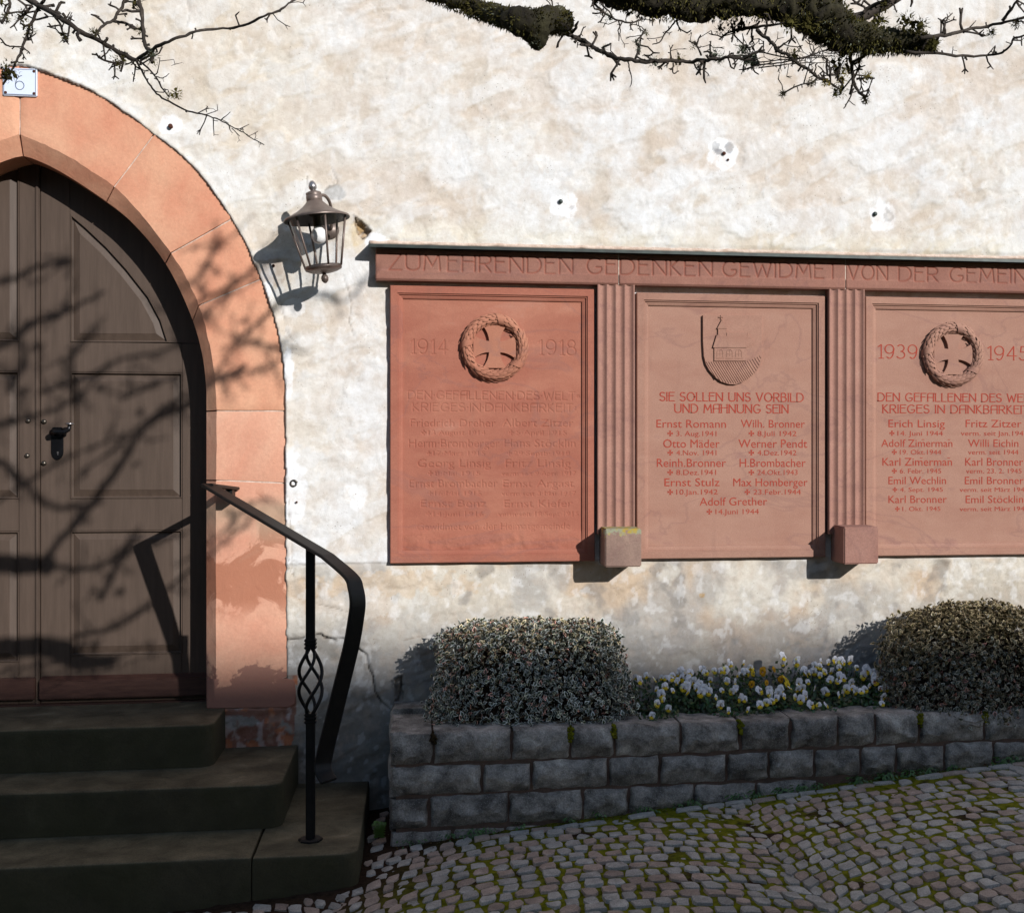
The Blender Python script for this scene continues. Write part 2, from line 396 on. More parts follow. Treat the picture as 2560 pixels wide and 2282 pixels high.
M['stem'] = simple('brown_stem', (.07, .05, .03), .8, 0, .2, (.12, .09, .05), .0003, 60)
M['pet_w'] = simple('white_petal', (.74, .74, .78), .6, 0, .2)
M['pet_y'] = simple('yellow_petal', (.72, .52, .03), .6, 0, .2)
M['pet_cream'] = simple('cream_yellow_petal', (.75, .70, .28), .6, 0, .2)
M['pet_o'] = simple('orange_yellow_petal', (.60, .30, .015), .6, 0, .2)
M['pet_d'] = simple('dark_throat', (.12, .03, .005), .7, 0, .2)
M['render'] = simple('grey_render', (.28, .27, .25), .9, 0, .2, (.34, .32, .30), .002, 12)
M['tile'] = simple('brown_roof_tile', (.10, .055, .04), .9, 0, .2, (.15, .08, .06), .003, 12)

# ================================================================== GROUND
def gz(x): return -.415 + .085*np.clip(x, -4, 4)
def ax_pts(a, b, f0, f1, fine, coarse_n):
    L = -np.geomspace(1, 1+abs(a-f0), coarse_n)[::-1]+1+f0
    R = np.geomspace(1, 1+abs(b-f1), coarse_n)-1+f1
    return np.r_[L[:-1], np.arange(f0, f1, fine), R]
PLX0 = W(976, 1900, -.53).x
gx = ax_pts(-120, 120, -1.0, 2.7, .012, 20); gy = ax_pts(-120, 120, -1.75, .02, .012, 20)
X, Yg = np.meshgrid(gx, gy)
Zg = gz(X) - .006 + .012*fbm(X, Yg, .05, 3, 5)*((X > -1.2) & (X < 2.8) & (Yg > -2)) + .010*(fbm(X, Yg, .5, 2, 3)-.5)
me = bpy.data.meshes.new('cobbled_ground')
co = np.stack([X, Yg, Zg], -1).reshape(-1, 3); ii = np.arange(X.size).reshape(X.shape)
q = np.stack([ii[:-1, :-1], ii[:-1, 1:], ii[1:, 1:], ii[1:, :-1]], -1).reshape(-1, 4)
me.vertices.add(len(co)); me.vertices.foreach_set('co', co.ravel().astype(np.float32))
me.loops.add(q.size); me.loops.foreach_set('vertex_index', q.ravel().astype(np.int32))
me.polygons.add(len(q)); me.polygons.foreach_set('loop_start', np.arange(0, q.size, 4, dtype=np.int32)); me.update(calc_edges=True)
ground = tag(link_mesh('cobbled_ground', me, M['moss'], None, True), kind='structure')

# ================================================================== HOUSE WALL
def px(pts, y=0.0): return [(W(u, v, y).x, W(u, v, y).z) for u, v in pts]
C0 = px([(57.6,383),(117.5,409),(172,440),(215,468),(258.6,498),(298,528),(333,561),(376,610),(415,666),(450.5,735),(482,814),(501.5,890),(510,965),(511,1027),(511,1350),(511,1772)])
C1 = px([(48,335),(98,356),(157,384),(207.6,415),(274,458),(321,501),(376,565),(427,632),(470,704),(501.5,778),(521,850),(534,925),(539.5,985),(540.6,1027),(539.5,1350),(539,1772)])
C2 = px([(39,160),(90,173),(145,192),(215.5,221),(274,254),(333,296),(384,335),(443,380),(497.6,434),(548.5,502),(585,558),(617,615),(652,697),(680,775),(701,862),(712,945),(714.5,1027),(715,1350),(716,1693)])
C0 = [tuple(p) for p in catmull(C0, 5)]; C1 = [tuple(p) for p in catmull(C1, 5)]; C2 = [tuple(p) for p in catmull(C2, 5)]
AX = C1[0][0]                                     # axis of the arch
C0[0] = (AX, C0[0][1]); C2[0] = (AX, C2[0][1])
def mir(P): return [(2*AX-x, z) for x, z in P]
outer = C2 + [(C2[-1][0], -.003)] + [(2*AX-C2[-1][0], -.003)] + mir(C2)[::-1]
midp = [(.6*a[0]+.4*b[0], .6*a[1]+.4*b[1]) for a, b in zip(resample(C1, 80).tolist(), resample(C2, 80).tolist())]
hole = midp + [(midp[-1][0], -.004), (2*AX-midp[-1][0], -.004)] + mir(midp)[::-1]

fx = np.r_[np.linspace(-9, -1.9, 40)[:-1], np.arange(-1.9, 2.72, .006), np.linspace(2.72, 12, 50)]
fz = np.r_[np.linspace(-1.2, -.5, 8)[:-1], np.arange(-.5, 2.95, .006), np.linspace(2.95, 7.5, 40)]
X, Z = np.meshgrid(fx, fz)
def n2(s, o=4, seed=0): return fbm(X, Z, s, o, seed)
wx = X + .03*(n2(.12, 3, 91)-.5); wz = Z + .03*(n2(.12, 3, 92)-.5)
Yw = -.016*(n2(.55, 2, 1)-.5) - .010*(n2(.16, 4, 2)-.5) - .0018*(fbm(wx, wz, .05, 3, 3)-.5)
# trowel sweeps: short slanted ridges
sw = fbm(X*math.cos(.5)+Z*math.sin(.5), (Z*math.cos(.5)-X*math.sin(.5))*4.0, .30, 3, 8)
Yw -= .006*(np.abs(sw-.5)*2)
str0 = fbm((wx*math.cos(.45)+wz*math.sin(.45))*.75, (wz*math.cos(.45)-wx*math.sin(.45))*2.0, .16, 5, 151); Yw -= .0026*sstep(.50, .54, str0) + .0016*sstep(.44, .47, str0)
# top coat ends at the foot of the memorial, ragged
zc_edge = W(850, 1408).z + .006*(fbm(X, Z*0, .05, 3, 21)-.5)
low = sstep(.0025, -.0025, Z-zc_edge)
Yw += low*.006
# big spalled patch bounded by the long crack
crack1 = px([(716,1600),(780,1590),(801,1584),(810,1594),(837,1598),(858,1596),(880,1608),(896,1620),(917,1636),(922,1672),(933,1691),(936,1724),(947,1746),(964,1763),(977,1776),(990,1770),(1002,1730),(1004,1690)])
spall = px([(700,1640),(730,1602),(801,1584),(837,1598),(858,1596),(896,1620),(917,1636),(922,1672),(933,1691),(936,1724),(947,1746),(977,1776),(985,1900),(980,2100),(700,2100)])
ins = inside(wx*.35+X*.65, wz*.35+Z*.65, spall)
Yw += ins*.008 + ins*.012*(n2(.07, 3, 31)-.45)
jx, jz = X+.008*(n2(.025, 3, 41)-.5), Z+.008*(n2(.025, 3, 42)-.5)
cr = pdist(jx, jz, crack1)
cr2 = np.minimum.reduce([pdist(jx, jz, px(p)) for p in ([(716,1200),(716,1232),(722,1245),(733,1420),(716,1390)], [(722,1420),(736,1440),(732,1400),(760,1412),(860,1408),(976,1405)],
     [(790,1508),(840,1520),(870,1530)], [(717,1700),(760,1692)], [(830,420),(842,452),(852,480),(846,500)], [(700,750),(712,800),(716,830),(740,860)], [(770,440),(764,470),(756,500)],
     [(860,690),(868,720),(880,760),(872,800),(885,840)], [(1000,1404),(1250,1408),(1520,1400)], [(1610,1398),(2080,1392)], [(2200,1390),(2560,1385)],
     [(1010,1600),(1100,1580)], [(470,0),(475,40),(468,70)]) ])
Yw += .010*np.exp(-(cr/.004)**2) + .002*np.exp(-(cr2/.0035)**2)
# broken hole right of the lantern
hole2 = px([(885,540),(902,552),(917,566),(926,578),(918,590),(906,596),(896,584),(889,566)])
h2 = inside(jx, jz, hole2); Yw += h2*(.02+.02*n2(.02, 2, 55)); h2d = pdist(jx, jz, hole2, True)
# gap beside the planter corner
gap = px([(988,1700),(1004,1690),(1010,1745),(1000,1765),(985,1772)]); gi = inside(jx, jz, gap); Yw += gi*.014*n2(.02, 3, 77)*2
# drop behind the stone surround
ox = X + .006*(n2(.03, 3, 61)-.5); oz_ = Z + .006*(n2(.03, 3, 62)-.5)
do = pdist(ox, oz_, outer, True); io = inside(ox, oz_, outer)
sdo = np.where(io, do, -do); kk_ = sstep(-.001, .006, sdo); Yw = Yw*(1-kk_)+.035*kk_
mk_ = sstep(-.03, .0, np.minimum.reduce([X-W(985, 1000).x, W(700, 615).z+.02-Z, Z-W(1300, 1400).z])); Yw = Yw*(1-mk_)+np.maximum(Yw, .003)*mk_
Yw += np.where(~io & (do < .03), -.004*(1-do/.03), 0)
# ---- colour
cw = np.array
def lay(C, k, c): return C*(1-k[..., None]) + cw(c)*k[..., None]
C = np.ones(X.shape+(3,))*cw((.80, .765, .715))
cl = n2(.42, 6, 101); C = lay(C, sstep(.44, .58, cl)*.9, (.845, .85, .86))
st = fbm(wx*1.0+.3*wz, wz*1.6, .33, 6, 103); C = lay(C, sstep(.52, .66, st)*.7, (.66, .55, .45))
st = fbm(wx, wz, .11, 5, 107); C = lay(C, sstep(.54, .7, st)*.55, (.62, .52, .41))
st = fbm(X, Z, .9, 3, 109); C = lay(C, sstep(.46, .68, st)*.35, (.76, .68, .60))
C = lay(C, (sstep(.5, .9, np.abs(sw-.5)*6))*.25, (.86, .85, .84))
C = lay(C, sstep(W(0,1390).z, W(0,1250).z, Z)*sstep(W(1500, 1000).x*0-.2, -.6, X)*.35, (.80, .72, .58))
# band just above the memorial: cream
zt = W(1700, 640).z; C = lay(C, np.exp(-((Z-zt-.05)/.07)**2)*(X > -.3)*.45, (.82, .75, .58))
# lower wall: patchy grey, ochre
lw_ = sstep(zc_edge+.01, zc_edge-.02, Z)
C = lay(C, lw_*.75, (.66, .60, .50))
g1 = fbm(wx, wz, .22, 5, 113); C = lay(C, lw_*sstep(.42, .62, g1)*.75, (.60, .44, .30))
g2 = fbm(wx, wz, .26, 6, 117); C = lay(C, lw_*sstep(.46, .62, g2)*.8, (.46, .44, .415))
g4 = fbm(wx, wz, .09, 5, 121); C = lay(C, lw_*sstep(.58, .72, g4)*.6, (.25, .235, .22))
g4 = fbm(wx, wz, .13, 5, 127); C = lay(C, lw_*sstep(.56, .68, g4)*.6, (.78, .74, .66))
foot = sstep(.50, .05, Z + .30*(g2-.5)); C = lay(C, foot*lw_*.82, (.31, .305, .31)); C = lay(C, foot*lw_*sstep(.5, .62, g4)*.5, (.48, .43, .37))
C = lay(C, sstep(.14, -.25, Z+.1*(g1-.5))*.7, (.16, .155, .14))
C = lay(C, ins*.75, (.43, .415, .40)); C = lay(C, ins*sstep(.5, .66, g1)*.7, (.60, .54, .46)); C = lay(C, ins*sstep(.56, .7, g4)*.5, (.17, .15, .12))
C = lay(C, ins*sstep(.12, -.2, Z)*.6, (.17, .165, .15))
# reddish stone and pale crusts between the steps and the jamb
base = px([(555,1690),(738,1690),(742,1790),(720,1900),(560,1870)]); bi = inside(wx, wz, base)*1.0
C = lay(C, bi*.9, (.30, .14, .10)); C = lay(C, bi*sstep(.48, .6, fbm(wx, wz, .06, 4, 131))*.9, (.33, .33, .31)); C = lay(C, bi*sstep(.6, .66, fbm(wx, wz, .05, 4, 133)), (.50, .20, .11))
# white filler patches
def blob(u, v, rx, rz, k=1.0, c=(1.0, 1.01, 1.03), nz=.35, seed=0):
    global C
    p = W(u, v); e = np.hypot((X-p.x)/(rx*.00157), (Z-p.z)/(rz*.00157)) + nz*(fbm(X, Z, .03, 4, 200+seed)-.5)*2
    C = lay(C, sstep(1.0, .82, e)*k, c)
blob(1805,385,48,52,1); blob(1795,380,16,10,.8,(.32,.33,.36),.9,2); blob(1822,372,12,18,.7,(.36,.37,.40),.9,3); blob(1790,368,9,16,.6,(.34,.35,.38),.9,4)
blob(1408,512,42,36,1,seed=5); blob(1428,520,10,8,.6,(.45,.46,.48),.9,6)
blob(2205,545,40,48,1,seed=7); blob(2222,540,14,16,.7,(.5,.5,.5),.9,8); blob(2222,540,7,9,1,(.88,.88,.88),.5,9)
blob(425,312,32,26,.9,seed=10); blob(735,1230,34,110,1,seed=11); blob(895,1240,24,36,1,(.93,.94,.95),.35,12)
blob(720,930,16,70,.9,seed=13); blob(665,700,22,45,.9,seed=14); blob(735,770,36,28,.6,seed=15); blob(930,600,42,20,.9,seed=16)
blob(838,482,32,22,1,(.40,.375,.34),.35,17); blob(680,676,40,40,.45,(.45,.33,.25),.7,18); blob(1440,1190,4,10,.8,seed=19)
blob(895,590,24,50,.8,(.74,.60,.40),.5,20); blob(860,850,60,90,.35,(.66,.55,.45),.8,21)
blob(2330,1535,60,50,.5,(.30,.28,.25),.9,22); blob(2480,1480,120,70,.45,(.42,.37,.30),.9,23); blob(1755,1488,8,8,.8,(.5,.33,.15),.2,24)
blob(1090,1640,50,40,.6,(.20,.17,.15),.9,25); blob(900,1500,180,50,.4,(.80,.78,.74),.9,26); blob(1000,1460,200,30,.5,(.68,.52,.36),.9,27)
blob(1960,1590,140,60,.35,(.36,.31,.27),1.0,28); blob(2100,1640,160,50,.5,(.30,.30,.31),1.0,29)
C = lay(C, np.exp(-(cr/.003)**2)*.95, (.05, .04, .035)); C = lay(C, np.exp(-(cr2/.0024)**2)*.55, (.22, .18, .14))
C = lay(C, h2*.9, (.40, .26, .12)); C = lay(C, h2*sstep(.5, .58, n2(.03, 3, 59)), (.05, .035, .02)); C = lay(C, np.exp(-(h2d/.005)**2)*.7, (.10, .07, .05)); C = lay(C, gi*.55, (.16, .145, .13))
C = lay(C, np.exp(-((do-.001)/.003)**2)*.35*sstep(.35, .6, n2(.09, 3, 68)), (.20, .15, .12))
xc_ = (X[:-1, :-1]+X[1:, 1:])/2; zc_ = (Z[:-1, :-1]+Z[1:, 1:])/2
keep = ~inside(xc_, zc_, hole)
strk = fbm((wx*math.cos(.45)+wz*math.sin(.45))*.75, (wz*math.cos(.45)-wx*math.sin(.45))*2.0, .16, 6, 151)
up_ = 1-lw_
C = lay(C, up_*sstep(.50, .60, strk)*.38, (.87, .885, .905)); C = lay(C, up_*sstep(.46, .36, strk)*.24, (.70, .60, .52))
s3_ = fbm(wx*1.3, wz*1.0, .045, 4, 157); C = lay(C, sstep(.60, .72, s3_)*.22, (.60, .49, .40)); C = lay(C, sstep(.40, .3, s3_)*.3, (.92, .93, .95))
C = C*cw((.775, .775, .775))
wall = grid_mesh('house_wall', fx, fz, Yw, M['plaster'], None, C, keep)
tag(wall, 'tall cream and white lime-plastered house wall, stained and cracked', 'wall')

def dome(mb, c, r, h, n=10, axis=Vector((0, -1, 0)), mi=0):
    q_ = axis.to_track_quat('Z', 'Y').to_matrix().to_4x4(); Mx = Matrix.Translation(c) @ q_
    mb.lathe([(r, 0), (r*.92, h*.45), (r*.65, h*.8), (r*.25, h*.98), (.0001, h)], Mx, n, mi)
for (u, v, r, mt, lab) in [(1401,505,.011,'ledge','grey bolt stub in a white filler patch'),(2186,536,.011,'ledge','grey bolt stub in a white filler patch at the right'),(1809,385,.009,'rusty','rusty bolt end in a large white patch'),(1819,401,.006,'rusty','small rusty bolt end'),
                      (427,317,.011,'rusty','red-brown bolt end beside the arch'),(684,665,.007,'rusty','rusty hole plug under the lantern'),(742,1255,.005,'rusty','small rusty screw')]:
    p = W(u, v, 0); mb = MB(); mb.tube([p+Vector((0,.02,0)), p+Vector((0,-.009,0))], [r*.85, r*.75], 10); dome(mb, p+Vector((0,-.009,0)), r*.9, r*.5)
    mb.build('anchor_bolt', M[mt], wall, True)
mb = MB(); p = W(735, 1205, 0)     # little iron eye left in the filler
mb.tube([p+Vector((.0+.012*math.cos(t), -.012, .012*math.sin(t)-.004)) for t in np.linspace(0, 6.0, 14)], .0035, 6)
mb.tube([p+Vector((.012, -.012, .0)), p+Vector((.004, .03, .01))], .004, 6); mb.build('iron_eye', M['stud'], wall, True)

# ================================================================== ARCHED STONE SURROUND
arch = tag(empty('stone_archway', (AX, 0, 0)), 'orange-red sandstone arch surround around the wooden door', 'archway')
YF = .005
def near(P, u, v):
    p = W(u, v); d = [math.hypot(a[0]-p.x, a[1]-p.z) for a in P]; return int(np.argmin(d))
def sub(P, i, j, n):
    return resample(P[i:j+1], n)
def arch_stone(i1, j1, i2, j2, i0, j0, mirror=False, mat='arch'):
    n = max(6, (j1-i1)*1+4)
    A = sub(C1, i1, j1, n); B = sub(C2, i2, j2, n); O = sub(C0, i0, j0, n)
    # shrink a little at both joints for the recessed lime joint
    g = .0029
    for P in (A, B, O):
        for a, b_ in ((0, 1), (-1, -2)):
            dv = P[b_]-P[a]; P[a] += dv/np.linalg.norm(dv)*g
    cols = 7; mb = MB(); vs = []; 
    jit = random.uniform(-.002, .002)
    for k in range(n):
        row = []
        row.append((O[k][0], .26, O[k][1])); row.append((O[k][0], .050, O[k][1]))
        ch = .003*mnoise.noise(Vector((A[k][0]*40, 3, A[k][1]*40))); row.append((A[k][0]+ch, YF+jit+.001+abs(ch)*.6, A[k][1]+ch))
        for c_ in range(1, cols):
            t = c_/cols; x = A[k][0]*(1-t)+B[k][0]*t; z_ = A[k][1]*(1-t)+B[k][1]*t
            e = .0055 if k in (0, n-1) else 0
            row.append((x, YF+jit+e+.004*(mnoise.noise(Vector((x*9, 0, z_*9)))), z_))
        row.append((B[k][0], YF+jit+.003, B[k][1])); row.append((B[k][0], .09, B[k][1]))
        if mirror: row = [(2*AX-x, y, z_) for x, y, z_ in row]
        vs += row
    m_ = cols+4; fs = []
    for k in range(n-1):
        for c_ in range(m_-1):
            a = k*m_+c_; fs.append((a, a+1, a+m_+1, a+m_))
    fs.append(tuple(range(m_-1, -1, -1))); fs.append(tuple((n-1)*m_+c_ for c_ in range(m_)))
    mb.add(vs, fs); o = mb.build('arch_stone', M[mat], arch, False); o.data.shade_smooth()
    o.data.set_sharp_from_angle(angle=math.radians(20)); return o
J = [((48,335),(39,160),(57,383)), ((283,466),(382,333),(258,498)), ((427,628),(578,548),(405,652)), ((498,768),(655,702),(478,800)),
     ((540,1016),(714.5,1016),(511,1016)), ((540,1191),(715,1191),(511,1191)), ((539,1772),(716,1693),(511,1772))]
idx = [(near(C1, *a), near(C2, *b_), near(C0, *c_)) for a, b_, c_ in J]
idx[-1] = (len(C1)-1, len(C2)-1, len(C0)-1); idx[0] = (0, 0, 0)
for mirrored in (False, True):
    for k in range(len(idx)-1):
        arch_stone(idx[k][0], idx[k+1][0], idx[k][1], idx[k+1][1], idx[k][2], idx[k+1][2], mirrored, 'jamb' if k >= 4 else 'arch')
    mb = MB()
    a, b_ = W(516, 1697), W(738, 1772)
    pol = [(a.x+.0005, 0.001), (W(680,1785).x, -.012), (W(700,1785).x, -.012), (W(736,1770).x, .0), (W(739,1730).x, W(739,1730).z), (W(736,1699).x, W(736,1699).z+.002), (W(716,1695).x, W(716,1695).z)]
    pol = [(a.x, .001), (W(720,1772).x, -.004), (W(737,1760).x, W(737,1760).z), (W(739,1728).x, W(739,1728).z), (W(735,1700).x, W(735,1700).z), (W(717,1696).x, W(717,1696).z), (W(640,1700).x, W(640,1700).z), (a.x, W(516,1698).z)]
    if mirrored: pol = [(2*AX-x, z_) for x, z_ in pol]
    mb.prism(pol, .004, .10); mb.build('plinth_stone', M['jamb'], arch, False, .003)
# lime bedding behind the joints
mb = MB(); n = 60; A = resample(C1, n); B = resample(C2, n)
for s_ in (0, 1):
    vs = []
    for k in range(n):
        for P in (A, B):
            x = P[k][0] if not s_ else 2*AX-P[k][0]; vs.append((x, YF+.0085, P[k][1]))
    mb.add(vs, [(2*k, 2*k+1, 2*k+3, 2*k+2) for k in range(n-1)])
mb.build('joint_mortar', M['lime'], arch)

# ================================================================== DOOR
YD = .1936
door = tag(empty('double_door', (AX, YD, 0)), 'dark brown panelled double door under the arch, right leaf fully seen', 'door')
def dx(u, v=1200, y=YD): return W(u, v, y).x
def dz(v, u=250, y=YD): return W(u, v, y).z
topz = C0[0][1]+.25
SE = .006
leafR = empty('door_leaf', (dx(100), YD, 0), door); leafL = empty('door_leaf', (dx(94), YD, 0), door)
xj = dx(101); xs0 = dx(176); xs1 = dx(455); xe = dx(540)
def bx(name, x0, x1, z0, z1, y0, y1, par, mat='wood', bev=.003):
    mb = MB(); mb.box((x0, y0, z0), (x1, y1, z1)); return mb.build(name, M[mat], par, False, bev)
zr = [dz(1752)-.0, dz(1637), dz(1327), dz(1246), dz(931), dz(856)]
def moulding(poly, inset, y0, y1, par, name='moulding'):
    """bolection frame: poly outline sloping inwards from y0 to y1"""
    P = [np.array(p, float) for p in poly]; n = len(P); I = []
    for i in range(n):
        a, b_, c_ = P[i-1], P[i], P[(i+1) % n]
        e1 = (b_-a)/np.linalg.norm(b_-a); e2 = (c_-b_)/np.linalg.norm(c_-b_)
        n1 = np.array([-e1[1], e1[0]]); n2_ = np.array([-e2[1], e2[0]]); m_ = (n1+n2_); m_ /= max(.3, np.dot(m_, n1)); I.append((n1, m_))
    prof = [(0, y0), (.0012, y0-.0015), (.004, y0-.0012), (.0055, y0+.011), (.0085, y0+.0125), (inset*.95, y1+.0012), (inset, y1)]
    vs = []
    for d_, y in prof:
        for i in range(n): q_ = P[i]+I[i][1]*d_; vs.append((q_[0], y, q_[1]))
    fs = [(k*n+i, k*n+(i+1) % n, (k+1)*n+(i+1) % n, (k+1)*n+i) for k in range(len(prof)-1) for i in range(n)]
    mb = MB(); mb.add(vs, fs); o = mb.build(name, M['wood'], par)
    inn = [tuple(P[i]+I[i][1]*inset) for i in range(n)]; return inn
def panel(poly, par):
    inn = moulding(poly, .036, YD, YD+.001, par)
    mb = MB(); mb.prism([(x, z_) for x, z_ in inn], YD+.001, YD+.03); mb.build('panel', M['wood'], par)
# right leaf
bx('stile', xj, xs0, -.0, topz, YD, YD+.04, leafR)
bx('stile', xs1, xe, -.0, zr[5]+.0005, YD, YD+.04, leafR)
bx('rail', xs0, xs1, 0, zr[1], YD+.0005, YD+.04, leafR); bx('rail', xs0, xs1, zr[2], zr[3], YD+.0005, YD+.04, leafR); bx('rail', xs0, xs1, zr[4], zr[5], YD+.0005, YD+.04, leafR)
rect = lambda a, b_, c_, d_: [(a, c_), (b_, c_), (b_, d_), (a, d_)]
panel(rect(xs0, xs1, zr[1], zr[2]), leafR); panel(rect(xs0, xs1, zr[3], zr[4]), leafR)
curve = [(W(u, v, YD).x, W(u, v, YD).z) for u, v in [(421,856),(403,800),(372,742),(317,672),(268,618),(215,568),(176,535)]]
pol = [(xs0, zr[5])] + curve
panel(pol, leafR)
mb = MB(); hd = [(xe, zr[5]-.0), (xe, topz), (xs0, topz)] + curve[::-1]; mb.prism(hd[::-1][::-1], YD+.001, YD+.04); mb.build('head_rail', M['wood'], leafR)
# weatherboard and threshold strip
mb = MB(); wz0, wz1 = dz(1745), dz(1688)
mb.add([(xj+.003, YD-.034, wz0+.006), (xe, YD-.034, wz0+.006), (xe, YD-.034, wz1-.012), (xj+.003, YD-.034, wz1-.012), (xj+.003, YD+.002, wz1+.004), (xe, YD+.002, wz1+.004), (xe, YD+.002, wz0+.006), (xj+.003, YD+.002, wz0+.006)],
       [(0,1,2,3),(3,2,5,4),(4,5,6,7),(7,6,1,0),(0,3,4,7),(1,6,5,2)]); mb.build('weatherboard', M['wood_red'], leafR, False, .004)
# left leaf
xl0 = dx(47); xlh = 2*AX-dx(500)-.0
bx('astragal', dx(90), xj-.0005, 0, topz, YD-.012, YD+.002, leafL, 'wood', .004)
bx('stile', xl0, dx(92), 0, topz, YD-.001, YD+.04, leafL)
bx('stile', 2*AX-xe, 2*AX-xs1, 0, topz, YD, YD+.04, leafL)
for a, b_ in ((0, zr[1]-.02), (zr[2]-.0, zr[3]), (zr[4], zr[5])): bx('rail', 2*AX-xs1, xl0, a, b_, YD+.0005, YD+.04, leafL)
panel(rect(2*AX-xs1, xl0, zr[1]-.02, zr[2]), leafL); panel(rect(2*AX-xs1, xl0, zr[3], zr[4]), leafL); panel(rect(2*AX-xs1, xl0, zr[5], topz), leafL)
bx('weatherboard', 2*AX-xe, dx(92), wz0+.006, wz1, YD-.03, YD-.0015, leafL, 'wood_red', .004)
bx('threshold', 2*AX-xe, xe, -.004, .006, YD-.035, YD+.05, door, 'wood_red', .002)
for u, v, par in ((70.5,1052,leafL),(110.5,1054,leafR),(68,1139,leafL),(110,1158,leafR)):
    mb = MB(); dome(mb, W(u, v, YD-.0012), .0105, .009, 16); mb.build('stud', M['stud'], par, True)
# lever handle on a long plate
hp = W(144, 1100, YD); hnd = empty('handle', hp, leafR)
mb = MB(); x0, x1 = dx(129, 1100), dx(159, 1100); zt_, zb_ = dz(1068, 144), dz(1150, 144); xm = (x0+x1)/2
pl = [(x0, zb_+.03), (x0+.004, zb_+.014), (xm-.008, zb_+.003), (xm, zb_), (xm+.008, zb_+.003), (x1-.004, zb_+.014), (x1, zb_+.03), (x1, zt_-.01), (x1-.006, zt_), (x0+.006, zt_), (x0, zt_-.01)]
mb.prism(pl, YD-.006, YD+.001); mb.build('back_plate', M['darkmetal'], hnd, False, .001)
mb = MB(); c0 = W(138, 1082, YD)
mb.tube([c0, c0+Vector((0,-.045,0))], .012, 12)
mb.tube([c0+Vector((0,-.045,0)), c0+Vector((.02,-.05,.004)), c0+Vector((.05,-.05,.002)), c0+Vector((.066,-.05,.012)), c0+Vector((.070,-.05,.035))], [.012,.010,.009,.008,.007], 10)
mb.build('lever', M['darkmetal'], hnd, True)
mb = MB(); k = c0+Vector((.070,-.05,.036)); mb.lathe([(.0001,.005),(.014,.004),(.018,0),(.014,-.004),(.0001,-.005)], Matrix.Translation(k), 16); mb.build('knob', M['finial'], hnd, True)
mb = MB(); kk = W(144.5, 1131, YD-.0075); mb.lathe([(.0035,0),(.0035,.002),(.0001,.002)], Matrix.Translation(kk) @ Matrix.Rotation(math.pi/2, 4, 'X'), 10); mb.box((kk.x-.0013,kk.y,kk.z-.011),(kk.x+.0013,kk.y+.002,kk.z)); mb.build('keyhole', M['finial'], hnd)
mb = MB(); mb.box((2*AX-xe-.1, YD+.05, -.1), (xe+.1, YD+.08, topz+.1)); mb.build('door_backing', M['wood_red'], door)
for o in (leafR, leafL, hnd): pass

# ================================================================== HOUSE NUMBER SIGN
sg = tag(empty('house_number_sign', W(50, 205, -.01)), 'small white enamel sign with the number 6 at the crown of the arch', 'sign')
a, b_ = W(6, 238, -.008), W(92, 172, -.008)
mb = MB(); mb.box((a.x, -.006, a.z), (b_.x, .012, b_.z)); mb.build('plate', M['enamel'], sg, False, .003)
mb = MB(); e = .004
for q0, q1 in (((a.x+e, a.z+e), (b_.x-e, a.z+e+.0022)), ((a.x+e, b_.z-e-.0022), (b_.x-e, b_.z-e)), ((a.x+e, a.z+e), (a.x+e+.0022, b_.z-e)), ((b_.x-e-.0022, a.z+e), (b_.x-e, b_.z-e))):
    mb.box((q0[0], -.0068, q0[1]), (q1[0], -.0055, q1[1]))
mb.build('border', M['ink'], sg)
for sx in (a.x+.011, b_.x-.011):
    for sz in (a.z+.011, b_.z-.011):
        mb = MB(); dome(mb, Vector((sx, -.0062, sz)), .006, .003, 10); mb.build('screw', M['rusty'], sg, True)

